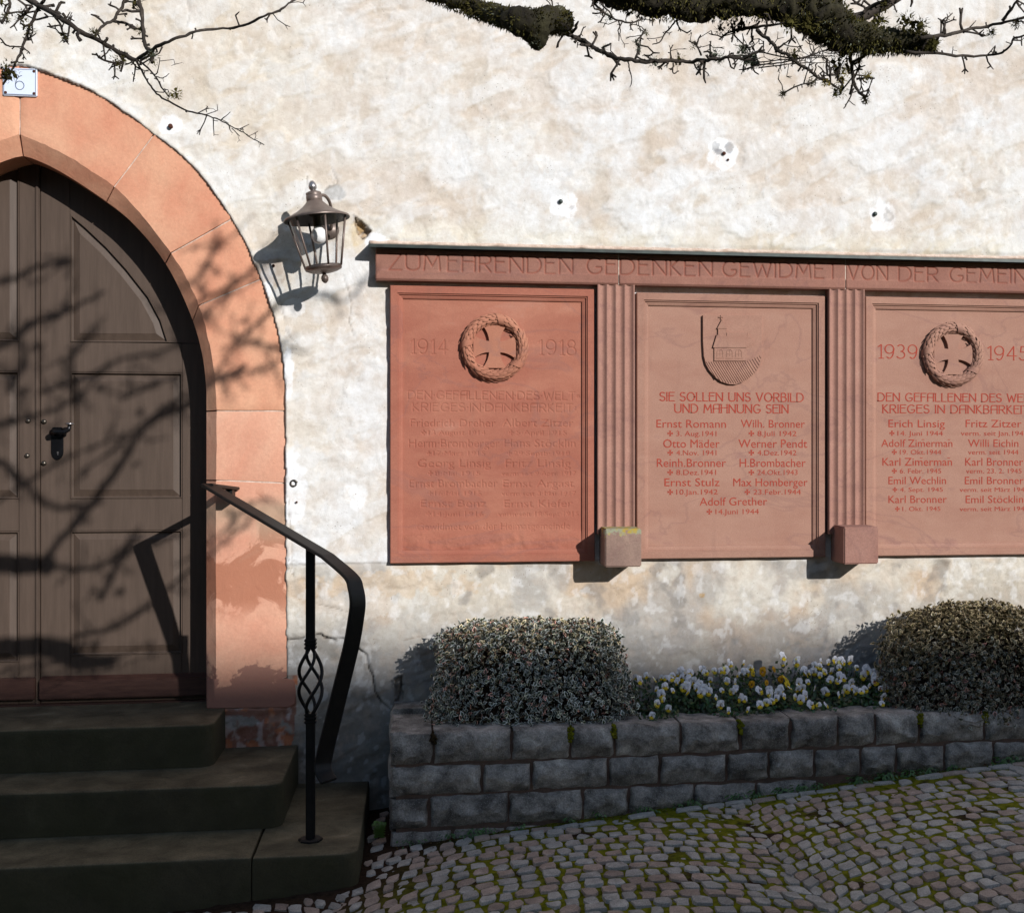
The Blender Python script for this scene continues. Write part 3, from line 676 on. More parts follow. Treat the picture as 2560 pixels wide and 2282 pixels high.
# ================================================================== LETTERING TOOLS
def arc(cx_, cy, rx, ry, a0, a1, n=10): return [(cx_+rx*math.cos(math.radians(t)), cy+ry*math.sin(math.radians(t))) for t in np.linspace(a0, a1, n)]
SF = {  # stroke letters, height 1: (width, polylines)
 'Z': (.62, [[(0,1),(.6,1),(0,0),(.62,0)]]), 'U': (.66, [[(0,1),(0,.3)]+arc(.33,.3,.33,.3,180,360)+[(.66,1)]]),
 'M': (.80, [[(0,0),(.08,1),(.4,.3),(.72,1),(.8,0)]]), 'E': (.5, [[(.5,1),(0,1),(0,0),(.5,0)],[(0,.62),(.42,.62)]]),
 'H': (.62, [[(0,0),(0,1)],[(.62,0),(.62,1)],[(0,.6),(.62,.6)]]), 'R': (.58, [[(0,0),(0,1),(.3,1)]+arc(.3,.74,.26,.26,90,-90)+[(0,.48)],[(.25,.48),(.58,0)]]),
 'N': (.66, [[(0,0),(0,1),(.66,0),(.66,1)]]), 'D': (.68, [[(0,0),(0,1),(.25,1)]+arc(.25,.5,.43,.5,90,-90,14)+[(0,0)]]),
 'G': (.72, [arc(.38,.5,.38,.5,50,330,18)+[(.7,.42),(.45,.42)]]), 'K': (.52, [[(0,0),(0,1)],[(.42,1),(.05,.58),(.52,0)]]),
 'W': (.95, [[(0,1),(.22,0),(.47,.8),(.72,0),(.95,1)]]), 'I': (.02, [[(0,0),(0,1)]]), 'T': (.56, [[(0,1),(.56,1)],[(.28,1),(.28,0)]]),
 'V': (.66, [[(0,1),(.33,0),(.66,1)]]), 'O': (.76, [arc(.38,.5,.38,.5,0,360,24)]), 'S': (.5, [arc(.25,.76,.24,.24,40,250,12)+arc(.25,.26,.26,.26,80,-150,12)]),
 'L': (.46, [[(0,1),(0,0),(.46,0)]]), 'B': (.54, [[(0,0),(0,1),(.26,1)]+arc(.26,.77,.22,.23,90,-90)+[(0,.54)],[(.26,.54)]+arc(.26,.27,.28,.27,90,-90)+[(0,0)]]),
 'A': (.62, [[(0,.0),(0,.8)]+arc(.18,.8,.18,.2,180,90,6)+[(.62,1),(.62,0)],[(0,.5),(.62,.5)],[(.5,1),(.72,1)]]), 'F': (.48, [[(.48,1),(0,1),(0,0)],[(0,.55),(.38,.55)]]),
 '1': (.2, [[(0,.85),(.18,1),(.18,0)],[(.06,0),(.3,0)]]), '9': (.56, [arc(.28,.68,.28,.32,0,360,18)+arc(.28,.68,.28,.68,0,-120,10)]),
 '4': (.58, [[(.42,0),(.42,1),(0,.3),(.58,.3)]]), '8': (.52, [arc(.26,.76,.21,.24,0,360,16),arc(.26,.27,.26,.27,0,360,18)]),
 '3': (.48, [arc(.22,.76,.22,.24,140,-90,12)+arc(.22,.26,.26,.26,90,-150,12)]), '5': (.48, [[(.46,1),(.1,1),(.06,.58)]+arc(.22,.3,.26,.3,110,-150,14)]),
 '·': (.06, [[(0,.48),(.06,.48)]]), '=': (.25, [[(0,.38),(.25,.38)],[(0,.55),(.25,.55)]]), ':': (.05, [[(0,.3),(.05,.3)],[(0,.6),(.05,.6)]]), '-': (.25, [[(0,.45),(.25,.45)]]), '6': (.5, [arc(.25,.3,.25,.3,0,360,16)+[(.5,.3)], [(.0,.34)]+arc(.42,.34,.42,.66,180,95,8)])}
def stroke_text(s, x0, x1, z0, h, track=.22, space=.45):
    """polylines in x,z fitted between x0 and x1"""
    w = 0; items = []
    for ch in s:
        if ch == ' ': w += space; continue
        cw_, pl = SF[ch]; items.append((w, pl)); w += cw_+track
    w -= track; k = (x1-x0)/w; out = []
    for o, pl in items:
        for p in pl: out.append([(x0+(o+a)*k, z0+b_*h) for a, b_ in p])
    return out
def bf_tris(s, x0, x1, z0, h, yy=0, thin=0.0):
    """built-in font, as triangles fitted between x0 and x1; h = capital height"""
    cu = bpy.data.curves.new('t', 'FONT'); cu.body = s; cu.offset = thin; cu.resolution_u = 3
    o = bpy.data.objects.new('t', cu); col.objects.link(o)
    dg = bpy.context.evaluated_depsgraph_get(); ev = o.evaluated_get(dg); me = ev.to_mesh(); me.calc_loop_triangles()
    V = np.array([v_.co[:2] for v_ in me.vertices]); T = [tuple(t.vertices) for t in me.loop_triangles]
    ev.to_mesh_clear(); bpy.data.objects.remove(o); bpy.data.curves.remove(cu)
    kx = (x1-x0)/(V[:, 0].max()-V[:, 0].min()); kz = h/.70
    V = np.c_[(V[:, 0]-V[:, 0].min())*kx+x0, V[:, 1]*kz+z0]; return V, T
def cross_polys(cx_, cz, r):
    out = []
    for k in range(4):
        a = k*math.pi/2; c_, s_ = math.cos(a), math.sin(a)
        P = [(-.12, .1), (-.42, 1), (.42, 1), (.12, .1)]; out.append([(cx_+r*(x*c_-z_*s_), cz+r*(x*s_+z_*c_)) for x, z_ in P])
    return out

# ================================================================== MEMORIAL
mem = tag(empty('war_memorial', (1.2, 0, .6)), 'red sandstone war memorial of carved name tablets, fluted pilasters and inscribed frieze', 'memorial')
YT, YFI, YFR = -.030, -.006, -.050
zf0, zf1 = W(938, 700, YFR).z, W(938, 621, YFR).z
xf = [W(938, 660, YFR).x, W(1547, 660, YFR).x, W(2114, 680, YFR).x, 2.95]
texts = [('ZUM',972,1100,636,676),('EHRENDEN',1119,1431,640,682),('GEDENKEN',1467.5,1780,648,688),('GEWIDMET',1807,2094,656,694),('VON',2120,2218,663,700),('DER',2247,2344,668,704),('GEMEIN',2375,2566,671,707)]
fl = []
for s, u0, u1, v0, v1 in texts:
    um = (u0+u1)/2; z0 = W(um, v1, YFR).z; z1 = W(um, v0, YFR).z
    fl += stroke_text(s, W(u0, v0, YFR).x, W(u1, v0, YFR).x, z0, z1-z0)
for i in range(3):
    xs_ = np.arange(xf[i]+.0012, xf[i+1]-.0012, .0026); zs_ = np.linspace(zf0, zf1, 54)
    X, Z = np.meshgrid(xs_, zs_); d_ = np.full(X.shape, 1.0)
    for pl in fl:
        if max(p[0] for p in pl) < xf[i]-.02 or min(p[0] for p in pl) > xf[i+1]+.02: continue
        d_ = np.minimum(d_, pdist(X, Z, pl))
    gv = np.exp(-(d_/.0030)**2)
    t = (Z-zf0)/(zf1-zf0)
    Yv = YFR + .0045*gv - .004*sstep(.36, .30, t) + .006*sstep(.06, .0, t) + .0015*(fbm(X, Z, .2, 3, 7)-.5) + .0006*(fbm(X, Z, .012, 2, 9)-.5)
    ed = np.minimum(X-xs_[0], xs_[-1]-X); Yv += .003*sstep(.004, 0, ed)
    Cc = np.ones(X.shape+(3,)); Cc = lay(Cc, gv*.75, (.85, .50, .42))
    Cc = lay(Cc, sstep(.55, .7, fbm(X, Z*2, .15, 4, 77+i))*.3, (.80, .82, .86))
    o = grid_mesh('frieze_block', xs_, zs_, Yv, M['frieze'], mem, Cc)
    mb = MB(); mb.box((xf[i]+.0014, YFR+.006, zf0+.0004), (xf[i+1]-.0014, .01, zf1)); mb.build('frieze_core', M['frieze'], o)
    # core lies behind the carved face
for x in xf[1:3]:
    mb = MB(); mb.box((x-.0016, YFR+.002, zf0+.001), (x+.0016, .0, zf1)); mb.build('joint_filler', M['lime'], mem)
# carved letters need a base colour attribute on boxes as well: use pilaster stone for the cores
for o in bpy.data.objects:
    if o.name.startswith('frieze_core'): o.data.materials.clear(); o.data.materials.append(M['pilaster'])
# metal flashing
zl = W(921, 611, -.0984).z
mb = MB()
mb.add([(W(921,605,-.0984).x, -.0984, zl-.010), (2.99, -.0984, zl-.010), (2.99, -.0984, zl+.002), (W(921,605,-.0984).x, -.0984, zl+.002),
        (W(921,605,-.0984).x, .01, zl+.022), (2.99, .01, zl+.022), (2.99, .01, zl+.010), (W(921,605,-.0984).x, .01, zl+.010), (W(921,605,-.0984).x, -.094, zl-.010), (2.99, -.094, zl-.010), (2.99, -.094, zl-.001), (W(921,605,-.0984).x, -.094, zl-.001)],
       [(0,1,2,3),(3,2,5,4),(4,5,6,7),(8,9,1,0),(11,10,9,8),(7,6,10,11),(0,3,4,7,11,8),(1,9,10,6,5,2)])
mb.build('metal_flashing', M['ledge'], mem)
mb = MB(); lx = W(921,605,-.09).x    # filler bead along the flashing
pts = [(x, -.001+.002*mnoise.noise(Vector((x*20, 0, 0))), zl+.024+.004*mnoise.noise(Vector((x*14, 5, 0)))) for x in np.arange(lx, 2.95, .02)]
mb.tube(pts, [.007+.003*random.random() for _ in pts], 6); mb.build('sealing_bead', M['lime'], mem, True)

def slab(u0, u1, vt, vb, name_mat, x1=None):
    x0 = W(u0, 1000, YT).x; x1 = x1 if x1 is not None else W(u1, 1000, YT).x
    z1 = W(u0+200, vt, YT).z; z0 = W(u0+200, vb, YT).z
    prof = [(0, .02), (0, YT+.003), (.003, YT), (.030, YT), (.0305, YT+.006), (.036, YT+.006), (.0365, YT+.012), (.044, YT+.0135), (.0515, YT+.0175), (.052, YFI+.0005)]
    vs = []; 
    for d_, y in prof: vs += [(x0+d_, y, z0+d_), (x1-d_, y, z0+d_), (x1-d_, y, z1-d_), (x0+d_, y, z1-d_)]
    fs = [(k*4+i, k*4+(i+1) % 4, (k+1)*4+(i+1) % 4, (k+1)*4+i) for k in range(len(prof)-1) for i in range(4)]
    mb = MB(); mb.add(vs, fs); return mb, (x0+.052, x1-.052, z0+.052, z1-.052), (x0, x1, z0, z1)
def field_grid(rc, step, lines, tris, mat, par, rough=0.0, amp=.0024):
    xs_ = np.arange(rc[0], rc[1]+step*.5, step); zs_ = np.arange(rc[2], rc[3]+step*.5, step); xs_[-1] = rc[1]; zs_[-1] = rc[3]
    X, Z = np.meshgrid(xs_, zs_); gv = np.zeros(X.shape)
    for pl, w_ in lines:
        P = np.array(pl); pad = .012
        ix = np.where((xs_ > P[:, 0].min()-pad) & (xs_ < P[:, 0].max()+pad))[0]; iz = np.where((zs_ > P[:, 1].min()-pad) & (zs_ < P[:, 1].max()+pad))[0]
        if len(ix) == 0 or len(iz) == 0: continue
        s_ = np.s_[iz[0]:iz[-1]+1, ix[0]:ix[-1]+1]
        gv[s_] = np.maximum(gv[s_], np.exp(-(pdist(X[s_], Z[s_], pl)/w_)**2))
    for V, T in tris:
        for t in T:
            P = V[list(t)]; x0_, x1_ = P[:, 0].min(), P[:, 0].max(); z0_, z1_ = P[:, 1].min(), P[:, 1].max()
            i0 = max(0, int((x0_-rc[0])/step)-1); i1 = min(len(xs_), int((x1_-rc[0])/step)+3); k0 = max(0, int((z0_-rc[2])/step)-1); k1 = min(len(zs_), int((z1_-rc[2])/step)+3)
            if i1 <= i0 or k1 <= k0: continue
            s_ = np.s_[k0:k1, i0:i1]; x_, z_ = X[s_], Z[s_]
            a_, b2, c_ = P; den = (b2[1]-c_[1])*(a_[0]-c_[0])+(c_[0]-b2[0])*(a_[1]-c_[1])
            if abs(den) < 1e-12: continue
            l1 = ((b2[1]-c_[1])*(x_-c_[0])+(c_[0]-b2[0])*(z_-c_[1]))/den; l2 = ((c_[1]-a_[1])*(x_-c_[0])+(a_[0]-c_[0])*(z_-c_[1]))/den
            ins_ = (l1 >= -.02) & (l2 >= -.02) & (l1+l2 <= 1.02); gv[s_] = np.maximum(gv[s_], ins_*.95)
    gv = gv*(.68+.32*sstep(.05, .8, (Z-rc[2])/(rc[3]-rc[2])))*(.72+.28*sstep(.35, .55, fbm(X, Z, .12, 3, 61)))
    Yv = YFI + amp*gv + .0012*(fbm(X, Z, .25, 3, 17)-.5) + .0005*(fbm(X, Z, .012, 2, 19)-.5)
    tz = (Z-rc[2])/(rc[3]-rc[2])
    if rough:
        k = sstep(.09, .02, tz+.05*(fbm(X, Z, .1, 3, 23)-.5)); Yv += rough*k*(fbm(X, Z, .05, 4, 29)-.5) - .003*k
    Cc = np.ones(X.shape+(3,)); Cc = lay(Cc, gv*.5, (.82, .58, .54))
    vein = fbm(X+.4*Z, Z*2.6-.5*X, .22, 5, 37); Cc = lay(Cc, sstep(.56, .66, vein)*.35, (1.16, 1.32, 1.3)); Cc = lay(Cc, sstep(.42, .32, vein)*.3, (.86, .8, .8))
    Cc = lay(Cc, sstep(.25, .0, tz)*.25, (1.08, .95, .9)); Cc = lay(Cc, sstep(.62, 1, tz)*.35, (1.1, 1.25, 1.25))
    return grid_mesh('inscription_field', xs_, zs_, Yv, mat, par, Cc)
# ---- tablet 1
mb, rc, full = slab(975, 1487, 717, 1406, 'tab_red')
t1 = mb.build('tablet', M['tab_red'], mem, False); t1['label'] = 'left red tablet, 1914 and 1918 beside a wreath, uncoloured engraved names'
ca = t1.data.color_attributes.new('Col', 'FLOAT_COLOR', 'POINT'); ca.data.foreach_set('color', np.ones(len(t1.data.vertices)*4, np.float32))
L = []; T = []
def st(s, u0, u1, v0, v1, w_=.0019):
    um = (u0+u1)/2; z0 = W(um, v1, YFI).z; h = W(um, v0, YFI).z-z0
    for p in stroke_text(s, W(u0, v1, YFI).x, W(u1, v1, YFI).x, z0, h): L.append((p, w_))
st('1914', 1027, 1118, 849, 885, .0021); st('1918', 1346, 1439, 851, 888, .0021)
st('DEN·GEFALLENEN·DES·WELT=', 1020, 1448, 979, 999); st('KRIEGES·IN·DANKBARKEIT:', 1032, 1438, 1009, 1029)
def bt(s, u0, u1, v0, v1, thin=-.004):
    um = (u0+u1)/2; z0 = W(um, v1, YFI).z; h = W(um, v0, YFI).z-z0
    if s[0] == '+':
        xx = W(u0, v1, YFI).x; 
        for P in cross_polys(xx+h*.5, z0+h*.5, h*.5): T.append((np.array(P), [(0,1,2),(0,2,3)]))
        s = s[1:].strip(); u0 = u0+(v1-v0)*1.5
    T.append(bf_tris(s, W(u0, v1, YFI).x, W(u1, v1, YFI).x, z0, h, 0, thin))
for s, u0, u1, v0, v1 in [('Friedrich Dreher',1026,1238,1048,1067),('Albert Zitzer',1256,1433,1048,1067),('+13·August 1914',1053,1213,1076,1088),('+5·April 1915',1272,1416,1076,1088),
    ('Herm·Bromberger',1022,1248,1098,1118),('Hans Stöcklin',1260,1438,1098,1118),('+17·März 1915',1066,1212,1128,1139),('+29·Septb·1918',1267,1424,1128,1139),
    ('Georg Linsig',1043,1226,1148,1168),('Fritz Linsig',1263,1426,1148,1168),('+8·Mai 1915',1070,1200,1178,1189),('verm·seit 9·April 1917',1253,1440,1178,1189),
    ('Ernst Brombacher',1023,1243,1199,1218),('Ernst Argast',1257,1435,1199,1218),('+16·Mai 1915',1070,1203,1228,1239),('verm·seit 3·Mai 1917',1253,1440,1228,1239),
    ('Ernst Benz',1051,1215,1249,1268),('Ernst Kiefer',1260,1431,1249,1268),('+14·Juni 1916',1065,1208,1279,1291),('verm·seit 18·Sept·1915',1245,1446,1279,1291),
    ('Gewidmet von der Heimatgemeinde',1042,1424,1307,1324)]: bt(s, u0, u1, v0, v1)
field_grid(rc, .0022, L, T, M['tab_red'], t1, .012, .0034)

# ---- tablets 2 and 3: red painted letters
def field_plane(rc, par):
    mb = MB(); mb.add([(rc[0], YFI, rc[2]), (rc[1], YFI, rc[2]), (rc[1], YFI, rc[3]), (rc[0], YFI, rc[3])], [(0,1,2,3)]); return mb.build('inscription_field', M['tab_pink'], par)
def painted(lst, par):
    yy = YFI-.0008; mb = None
    def add_tris(V, T_): mb.add([(a[0], yy, a[1]) for a in V], [tuple(t) for t in T_])
    for s, u0, u1, v0, v1, kind in lst:
        mb = MB(); um = (u0+u1)/2; z0 = W(um, v1, YFI).z; h = W(um, v0, YFI).z-z0; x0, x1 = W(u0, v1, YFI).x, W(u1, v1, YFI).x
        if kind == 's':
            w_ = .0024
            for pl in stroke_text(s, x0, x1, z0, h):
                P = [Vector((a, b2)) for a, b2 in pl]
                for i in range(len(P)-1):
                    t = P[i+1]-P[i]
                    if t.length < 1e-6: continue
                    t.normalize(); n_ = Vector((-t.y, t.x))*w_*(.74+.36*abs(t.y)); e_ = t*w_*.45; ya = yy-.00003*(i % 7)
                    mb.add([(q_.x, ya, q_.y) for q_ in (P[i]-e_-n_, P[i+1]+e_-n_, P[i+1]+e_+n_, P[i]-e_+n_)], [(0,1,2,3)])
                for p in (P[0], P[-1]):      # small serifs
                    mb.add([(p.x-.0042, yy-.0003, p.y-.0012), (p.x+.0042, yy-.0003, p.y-.0012), (p.x+.0042, yy-.0003, p.y+.0012), (p.x-.0042, yy-.0003, p.y+.0012)], [(0,1,2,3)])
        else:
            if s[0] == '+':
                for P in cross_polys(x0+h*.5, z0+h*.5, h*.52): add_tris(np.array(P), [(0,1,2,3)])
                s = s[1:].strip(); x0 += h*1.7
            bars = []
            add_tris(*bf_tris(s, x0, x1, z0, h, 0, 0.0))
            if 'Zimerman' in s:
                n = len(s); wch = (x1-x0)/n
                for frac in ((s.index('im')+1.2)/n, .95): bars.append(x0+(x1-x0)*frac)
                for bx_ in bars: mb.box((bx_-.006, yy, z0+h*.92), (bx_+.006, yy+.0003, z0+h*1.0))
        mb.build('red_lettering', M['redpaint'], par, fixn=False)['kind'] = 'stuff'
mb, rc2, full2 = slab(1592, 2064, 735, 1395, 'tab_pink'); t2 = mb.build('tablet', M['tab_pink'], mem); t2['label'] = 'middle pinkish tablet with carved church shield and red painted names'
field_plane(rc2, t2)
n_ = lambda *a: a
painted([('SIE SOLLEN UNS VORBILD',1650,2008,982,1003,'s'),('UND MAHNUNG SEIN',1687,1970,1011,1032,'s'),
 ('Ernst Romann',1641,1815,1049,1069,'b'),('Wilh. Bronner',1852,2012,1049,1069,'b'),('+3. Aug.1941',1669,1791,1077,1090,'b'),('+8.Juli 1942',1872,1991,1077,1090,'b'),
 ('Otto Mäder',1658,1799,1098,1119,'b'),('Werner Pendt',1846,2018,1098,1119,'b'),('+4.Nov. 1941',1669,1791,1125,1138,'b'),('+4.Dez.1942',1872,1991,1125,1138,'b'),
 ('Reinh.Bronner',1642,1815,1146,1167,'b'),('H.Brombacher',1849,2014,1146,1167,'b'),('+8.Dez.1941',1669,1790,1174,1187,'b'),('+24.Okt.1943',1872,1994,1174,1187,'b'),
 ('Ernst Stulz',1661,1799,1195,1215,'b'),('Max Homberger',1833,2019,1195,1215,'b'),('+10.Jan.1942',1669,1794,1223,1236,'b'),('+23.Febr.1944',1862,2002,1223,1236,'b'),
 ('Adolf Grether',1749,1918,1243,1263,'b'),('+14.Juni 1944',1767,1897,1272,1285,'b')], t2)
wtab = full2[1]-full2[0]
mb, rc3, full3 = slab(2164, 2600, 745, 1388, 'tab_pink', x1=W(2164, 1000, YT).x+wtab); t3 = mb.build('tablet', M['tab_pink'], mem); t3['label'] = 'right pinkish tablet, 1939 and 1945 beside a wreath, red painted names'
field_plane(rc3, t3)
painted([('1939',2196,2292,862,896,'s'),('1945',2470,2568,866,900,'s'),('DEN GEFALLENEN DES WELT-',2195,2600,984,1004,'s'),('KRIEGES IN DANKBARKEIT',2207,2572,1013,1033,'s'),
 ('Erich Linsig',2221,2362,1049,1068,'b'),('Fritz Zitzer',2414,2554,1049,1068,'b'),('+14. Juni 1944',2224,2357,1077,1089,'b'),('verm. seit Jan.1943',2402,2568,1077,1089,'b'),
 ('Adolf Zimerman',2203,2381,1098,1117,'b'),('Willi Eichin',2420,2546,1098,1117,'b'),('+19. Okt.1944',2230,2353,1124,1136,'b'),('verm. seit 1944',2420,2546,1124,1136,'b'),
 ('Karl Zimerman',2206,2380,1144,1164,'b'),('Karl Bronner',2413,2558,1144,1164,'b'),('+6. Febr. 1945',2230,2353,1171,1183,'b'),('verm. 23. 2. 1945',2415,2554,1171,1183,'b'),
 ('Emil Wechlin',2221,2365,1191,1210,'b'),('Emil Bronner',2412,2559,1191,1210,'b'),('+4. Sept. 1945',2232,2357,1218,1229,'b'),('verm. seit März 1945',2399,2570,1218,1229,'b'),
 ('Karl Bronner',2221,2367,1238,1257,'b'),('Emil Stöcklin',2414,2558,1238,1257,'b'),('+1. Okt. 1945',2238,2351,1266,1277,'b'),('verm. seit März 1945',2399,2570,1266,1277,'b')], t3)

# ---- wreaths and crosses
def wreath(cx_, cz, R, r, par, mat, seed):
    rs = random.Random(seed); mb = MB(); nseg, ns = 96, 10; vs = []
    for i in range(nseg):
        a = 2*math.pi*i/nseg
        for k in range(ns+1):
            b2 = math.pi*k/ns - math.pi/2; rr = R + r*math.sin(b2)*.84; y = YFI-.002 - r*1.0*math.cos(b2)
            vs.append((cx_+rr*math.cos(a), y, cz+rr*math.sin(a)))
    m_ = ns+1; fs = [(i*m_+k, i*m_+k+1, ((i+1) % nseg)*m_+k+1, ((i+1) % nseg)*m_+k) for i in range(nseg) for k in range(ns)]
    mb.add(vs, fs)
    # overlapping laurel leaves
    nl = 26
    for i in range(nl):
        for row in range(-2, 3):
            a0 = 2*math.pi*(i+.5*(row % 2))/nl + rs.uniform(-.02, .02); b0 = row*.52
            if 4 <= (i*2) % nl <= 5: continue
            La, wd = .155, .34; pts = []
            for t, w_, lift in ((0, .25, -.12), (.3, .95, .04), (.6, .9, .14), (.85, .5, .20), (1.0, .04, .18)):
                a = a0 + La*2.1*t
                for sgn in (-1, 0, 1):
                    b2 = b0 + sgn*w_*wd; hh = r*(.96+lift+(.12 if sgn == 0 else 0)); rr = R + hh*math.sin(b2); y = YFI-.002 - hh*1.15*math.cos(b2)
                    pts.append((cx_+rr*math.cos(a), y, cz+rr*math.sin(a)))
            fs = []
            for k in range(4): fs += [(k*3, k*3+1, k*3+4, k*3+3), (k*3+1, k*3+2, k*3+5, k*3+4)]
            mb.add(pts, fs)
            if rs.random() < .22:
                a = a0+La*2.2; rr = R+r*1.1*math.sin(b0); p = Vector((cx_+rr*math.cos(a), YFI-.002-r*1.1*math.cos(b0), cz+rr*math.sin(a)))
                dome(mb, p+Vector((0,.004,0)), .0052, .009, 8)
    # ribbon wraps
    for a0 in (1.25, -.75, 2.9):
        vs = []
        for i in range(7):
            for k in range(ns+1):
                b2 = math.pi*k/ns - math.pi/2; a = a0 + .22*i/6 + .28*(k/ns-.5); hh = r*1.2
                rr = R+hh*math.sin(b2); vs.append((cx_+rr*math.cos(a), YFI-.002-hh*1.25*math.cos(b2), cz+rr*math.sin(a)))
        mb.add(vs, [(i*m_+k, i*m_+k+1, (i+1)*m_+k+1, (i+1)*m_+k) for i in range(6) for k in range(ns)])
    return mb.build('wreath', mat, par, True, fixn=False)
def cross(cx_, cz, R, par, mat):
    mb = MB(); P = []
    for k in range(4):
        a = k*math.pi/2; c_, s_ = math.cos(a), math.sin(a)
        arm = [(.26, .26)]+[(.26+.30*t**1.9*1.0+.0, .26+.74*t) for t in (.25, .5, .75, 1.0)]; left = [(-x, z_) for x, z_ in arm][::-1]
        for x, z_ in (arm+left)[:-1]:
            P.append((cx_+R*(x*c_-z_*s_), cz+R*(x*s_+z_*c_)))
    mb.prism(P, YFI-.016, YFI+.002); return mb.build('cross', mat, par, False)
c = W(1236.5, 868.5, YFI-.01); wreath(c.x, c.z, .116, .0225, t1, M['pilaster'] if False else M['tab_red'], 3)
w1 = bpy.data.objects['wreath']; 
c2 = W(1236.5, 867, YFI-.01); cross(c2.x, c2.z, .088, t1, M['tab_red'])
for o in list(t1.children):
    if o.name.startswith(('wreath', 'cross')):
        ca = o.data.color_attributes.new('Col', 'FLOAT_COLOR', 'POINT'); cc_ = np.ones((len(o.data.vertices), 4), np.float32); cc_[:, :3] = (1.12, 1.3, 1.25); ca.data.foreach_set('color', cc_.ravel())
c = W(2382, 886, YFI-.01); wreath(c.x, c.z, .116, .0225, t3, M['tab_pink'], 8); cross(c.x, c.z, .088, t3, M['tab_pink'])
# ---- church shield
def s2(u, v, y=YFI): p = W(1700+u/8.274, 770+v/8.274, y); return (p.x, p.z)
mb = MB(); YS = YFI-.013
Ps = [s2(460,155), s2(1680,155)] ; 
right = [s2(1680,1080), s2(1640,1190), s2(1560,1310), s2(1430,1440), s2(1290,1535), s2(1130,1585), s2(1000,1580)]
leftp = [s2(840,1530), s2(700,1420), s2(590,1290), s2(520,1160), s2(480,1000), s2(462,700)]
mb.prism([s2(460,155)]+leftp[::-1]+right[::-1]+[s2(1680,155)], YS, YFI+.002)
sh = mb.build('shield', M['tab_pink'], t2, False, .0008, 1); 
mb = MB()
def pr(pts, d_):
    d_ *= 1.7
    mb.prism([s2(*p) for p in pts][::-1] if False else [s2(*p) for p in pts], YS-d_, YS+.001)
pr([(690,1100),(1350,1100),(1350,830),(690,830)], .0035)
pr([(1350,1100),(1510,1010),(1510,760),(1350,830)], .0020)
pr([(660,828),(1350,828),(1360,520),(940,520),(940,590),(770,590),(740,560)], .0055)
pr([(1350,828),(1510,740),(1470,660),(1370,520)], .0035)
pr([(765,590),(935,590),(935,440),(765,440)], .0042)
pr([(745,438),(950,438),(845,250)], .0055)
pr([(822,250),(836,250),(836,160),(822,160)], .003); pr([(780,205),(875,205),(875,192),(780,192)], .003)
for cx_ in (805, 1000, 1190):
    for q_ in ([(cx_-60,1020),(cx_-60,925)]+[(cx_+60*math.cos(t), 925-60*math.sin(t)) for t in np.linspace(math.pi, 0, 8)]+[(cx_+60,1020)],):
        pts = [Vector((s2(*p)[0], YS-.0066, s2(*p)[1])) for p in q_]; mb.tube(pts, .0011, 5)
    pts = [Vector((s2(cx_-80,1035)[0], YS-.0066, s2(0,1035)[1])), Vector((s2(cx_+80,1035)[0], YS-.0066, s2(0,1035)[1]))]; mb.tube(pts, .0013, 5)
    for a_, b2 in (((cx_,1010),(cx_,880)), ((cx_-45,960),(cx_+45,960))): mb.tube([Vector((s2(*a_)[0], YS-.0064, s2(*a_)[1])), Vector((s2(*b2)[0], YS-.0064, s2(*b2)[1]))], .0007, 4)
mb.build('carved_church', M['tab_pink'], t2)
mb = MB()
for i in range(24):
    u0 = 530+i*50; v0 = 1115 if u0 < 1340 else 1115-(u0-1340)*.42
    P0 = Vector((u0, v0)); d_ = Vector((.52, .85)); 
    # clip against the lower curve of the shield
    for L_ in np.arange(520, 10, -10):
        q_ = P0+d_*L_; cxs, czs = 1075, 900
        ok = (q_.x < 1672) and (math.hypot((q_.x-1075)/610, (q_.y-930)/650) < .985)
        if ok: break
    if L_ <= 20: continue
    a_, b2 = s2(*P0), s2(*q_); mb.tube([(a_[0], YS-.0005, a_[1]), (b2[0], YS-.0005, b2[1])], .0021, 6)
mb.build('hatched_ground', M['tab_pink'], t2, True)
# ---- fluted pilasters and bracket blocks
def pilaster(u0, u1, vt, lab):
    YP = -.052; x0, x1 = W(u0, 1000, YP).x, W(u1, 1000, YP).x; zt_ = zf0+.001; zb_ = W((u0+u1)/2, 1335, -.06).z; w_ = x1-x0
    prof = [(x0, .0), (x0, YP+.002), (x0+.003, YP)]; nf = 4; fwid = (w_-.014)/nf
    for k in range(nf):
        xa = x0+.004+k*(fwid+.002)
        for t in np.linspace(0, 1, 9): prof.append((xa+fwid*t*.96, YP+.0105*math.sin(math.pi*t)))
    prof += [(x1-.001, YP), (x1, YP+.002), (x1, .0)]
    n = len(prof); mb = MB(); mb.add([(x, y, zb_) for x, y in prof]+[(x, y, zt_) for x, y in prof], [(i, i+1, n+i+1, n+i) for i in range(n-1)])
    mb.add([(x, y, zt_) for x, y in prof], [tuple(range(n))])
    o = mb.build('pilaster', M['pilaster'], mem); o['label'] = lab; return o
def bracket(x0, mat, par, zt_, zb_, lab):
    YB = -.1747; w_ = .150; mb = MB()
    mb.add([(x0, YB, zb_), (x0+w_, YB, zb_), (x0+w_, .0, zb_), (x0, .0, zb_), (x0, YB, zt_), (x0+w_, YB, zt_), (x0+w_, .0, zt_+.004), (x0, .0, zt_+.004)],
           [(0,3,2,1),(4,5,6,7),(0,1,5,4),(1,2,6,5),(2,3,7,6),(3,0,4,7)])
    o = mb.build('bracket_block', M[mat], par, False, .0045, 2); o['label'] = lab
zbt, zbb = W(1558, 1322, -.1747).z, W(1558, 1417, -.1747).z
p1 = pilaster(1494, 1587, 718, 'left fluted pilaster'); bracket(.7505, 'block_lichen', mem, zbt, zbb, 'left bracket block with yellow lichen on its top')
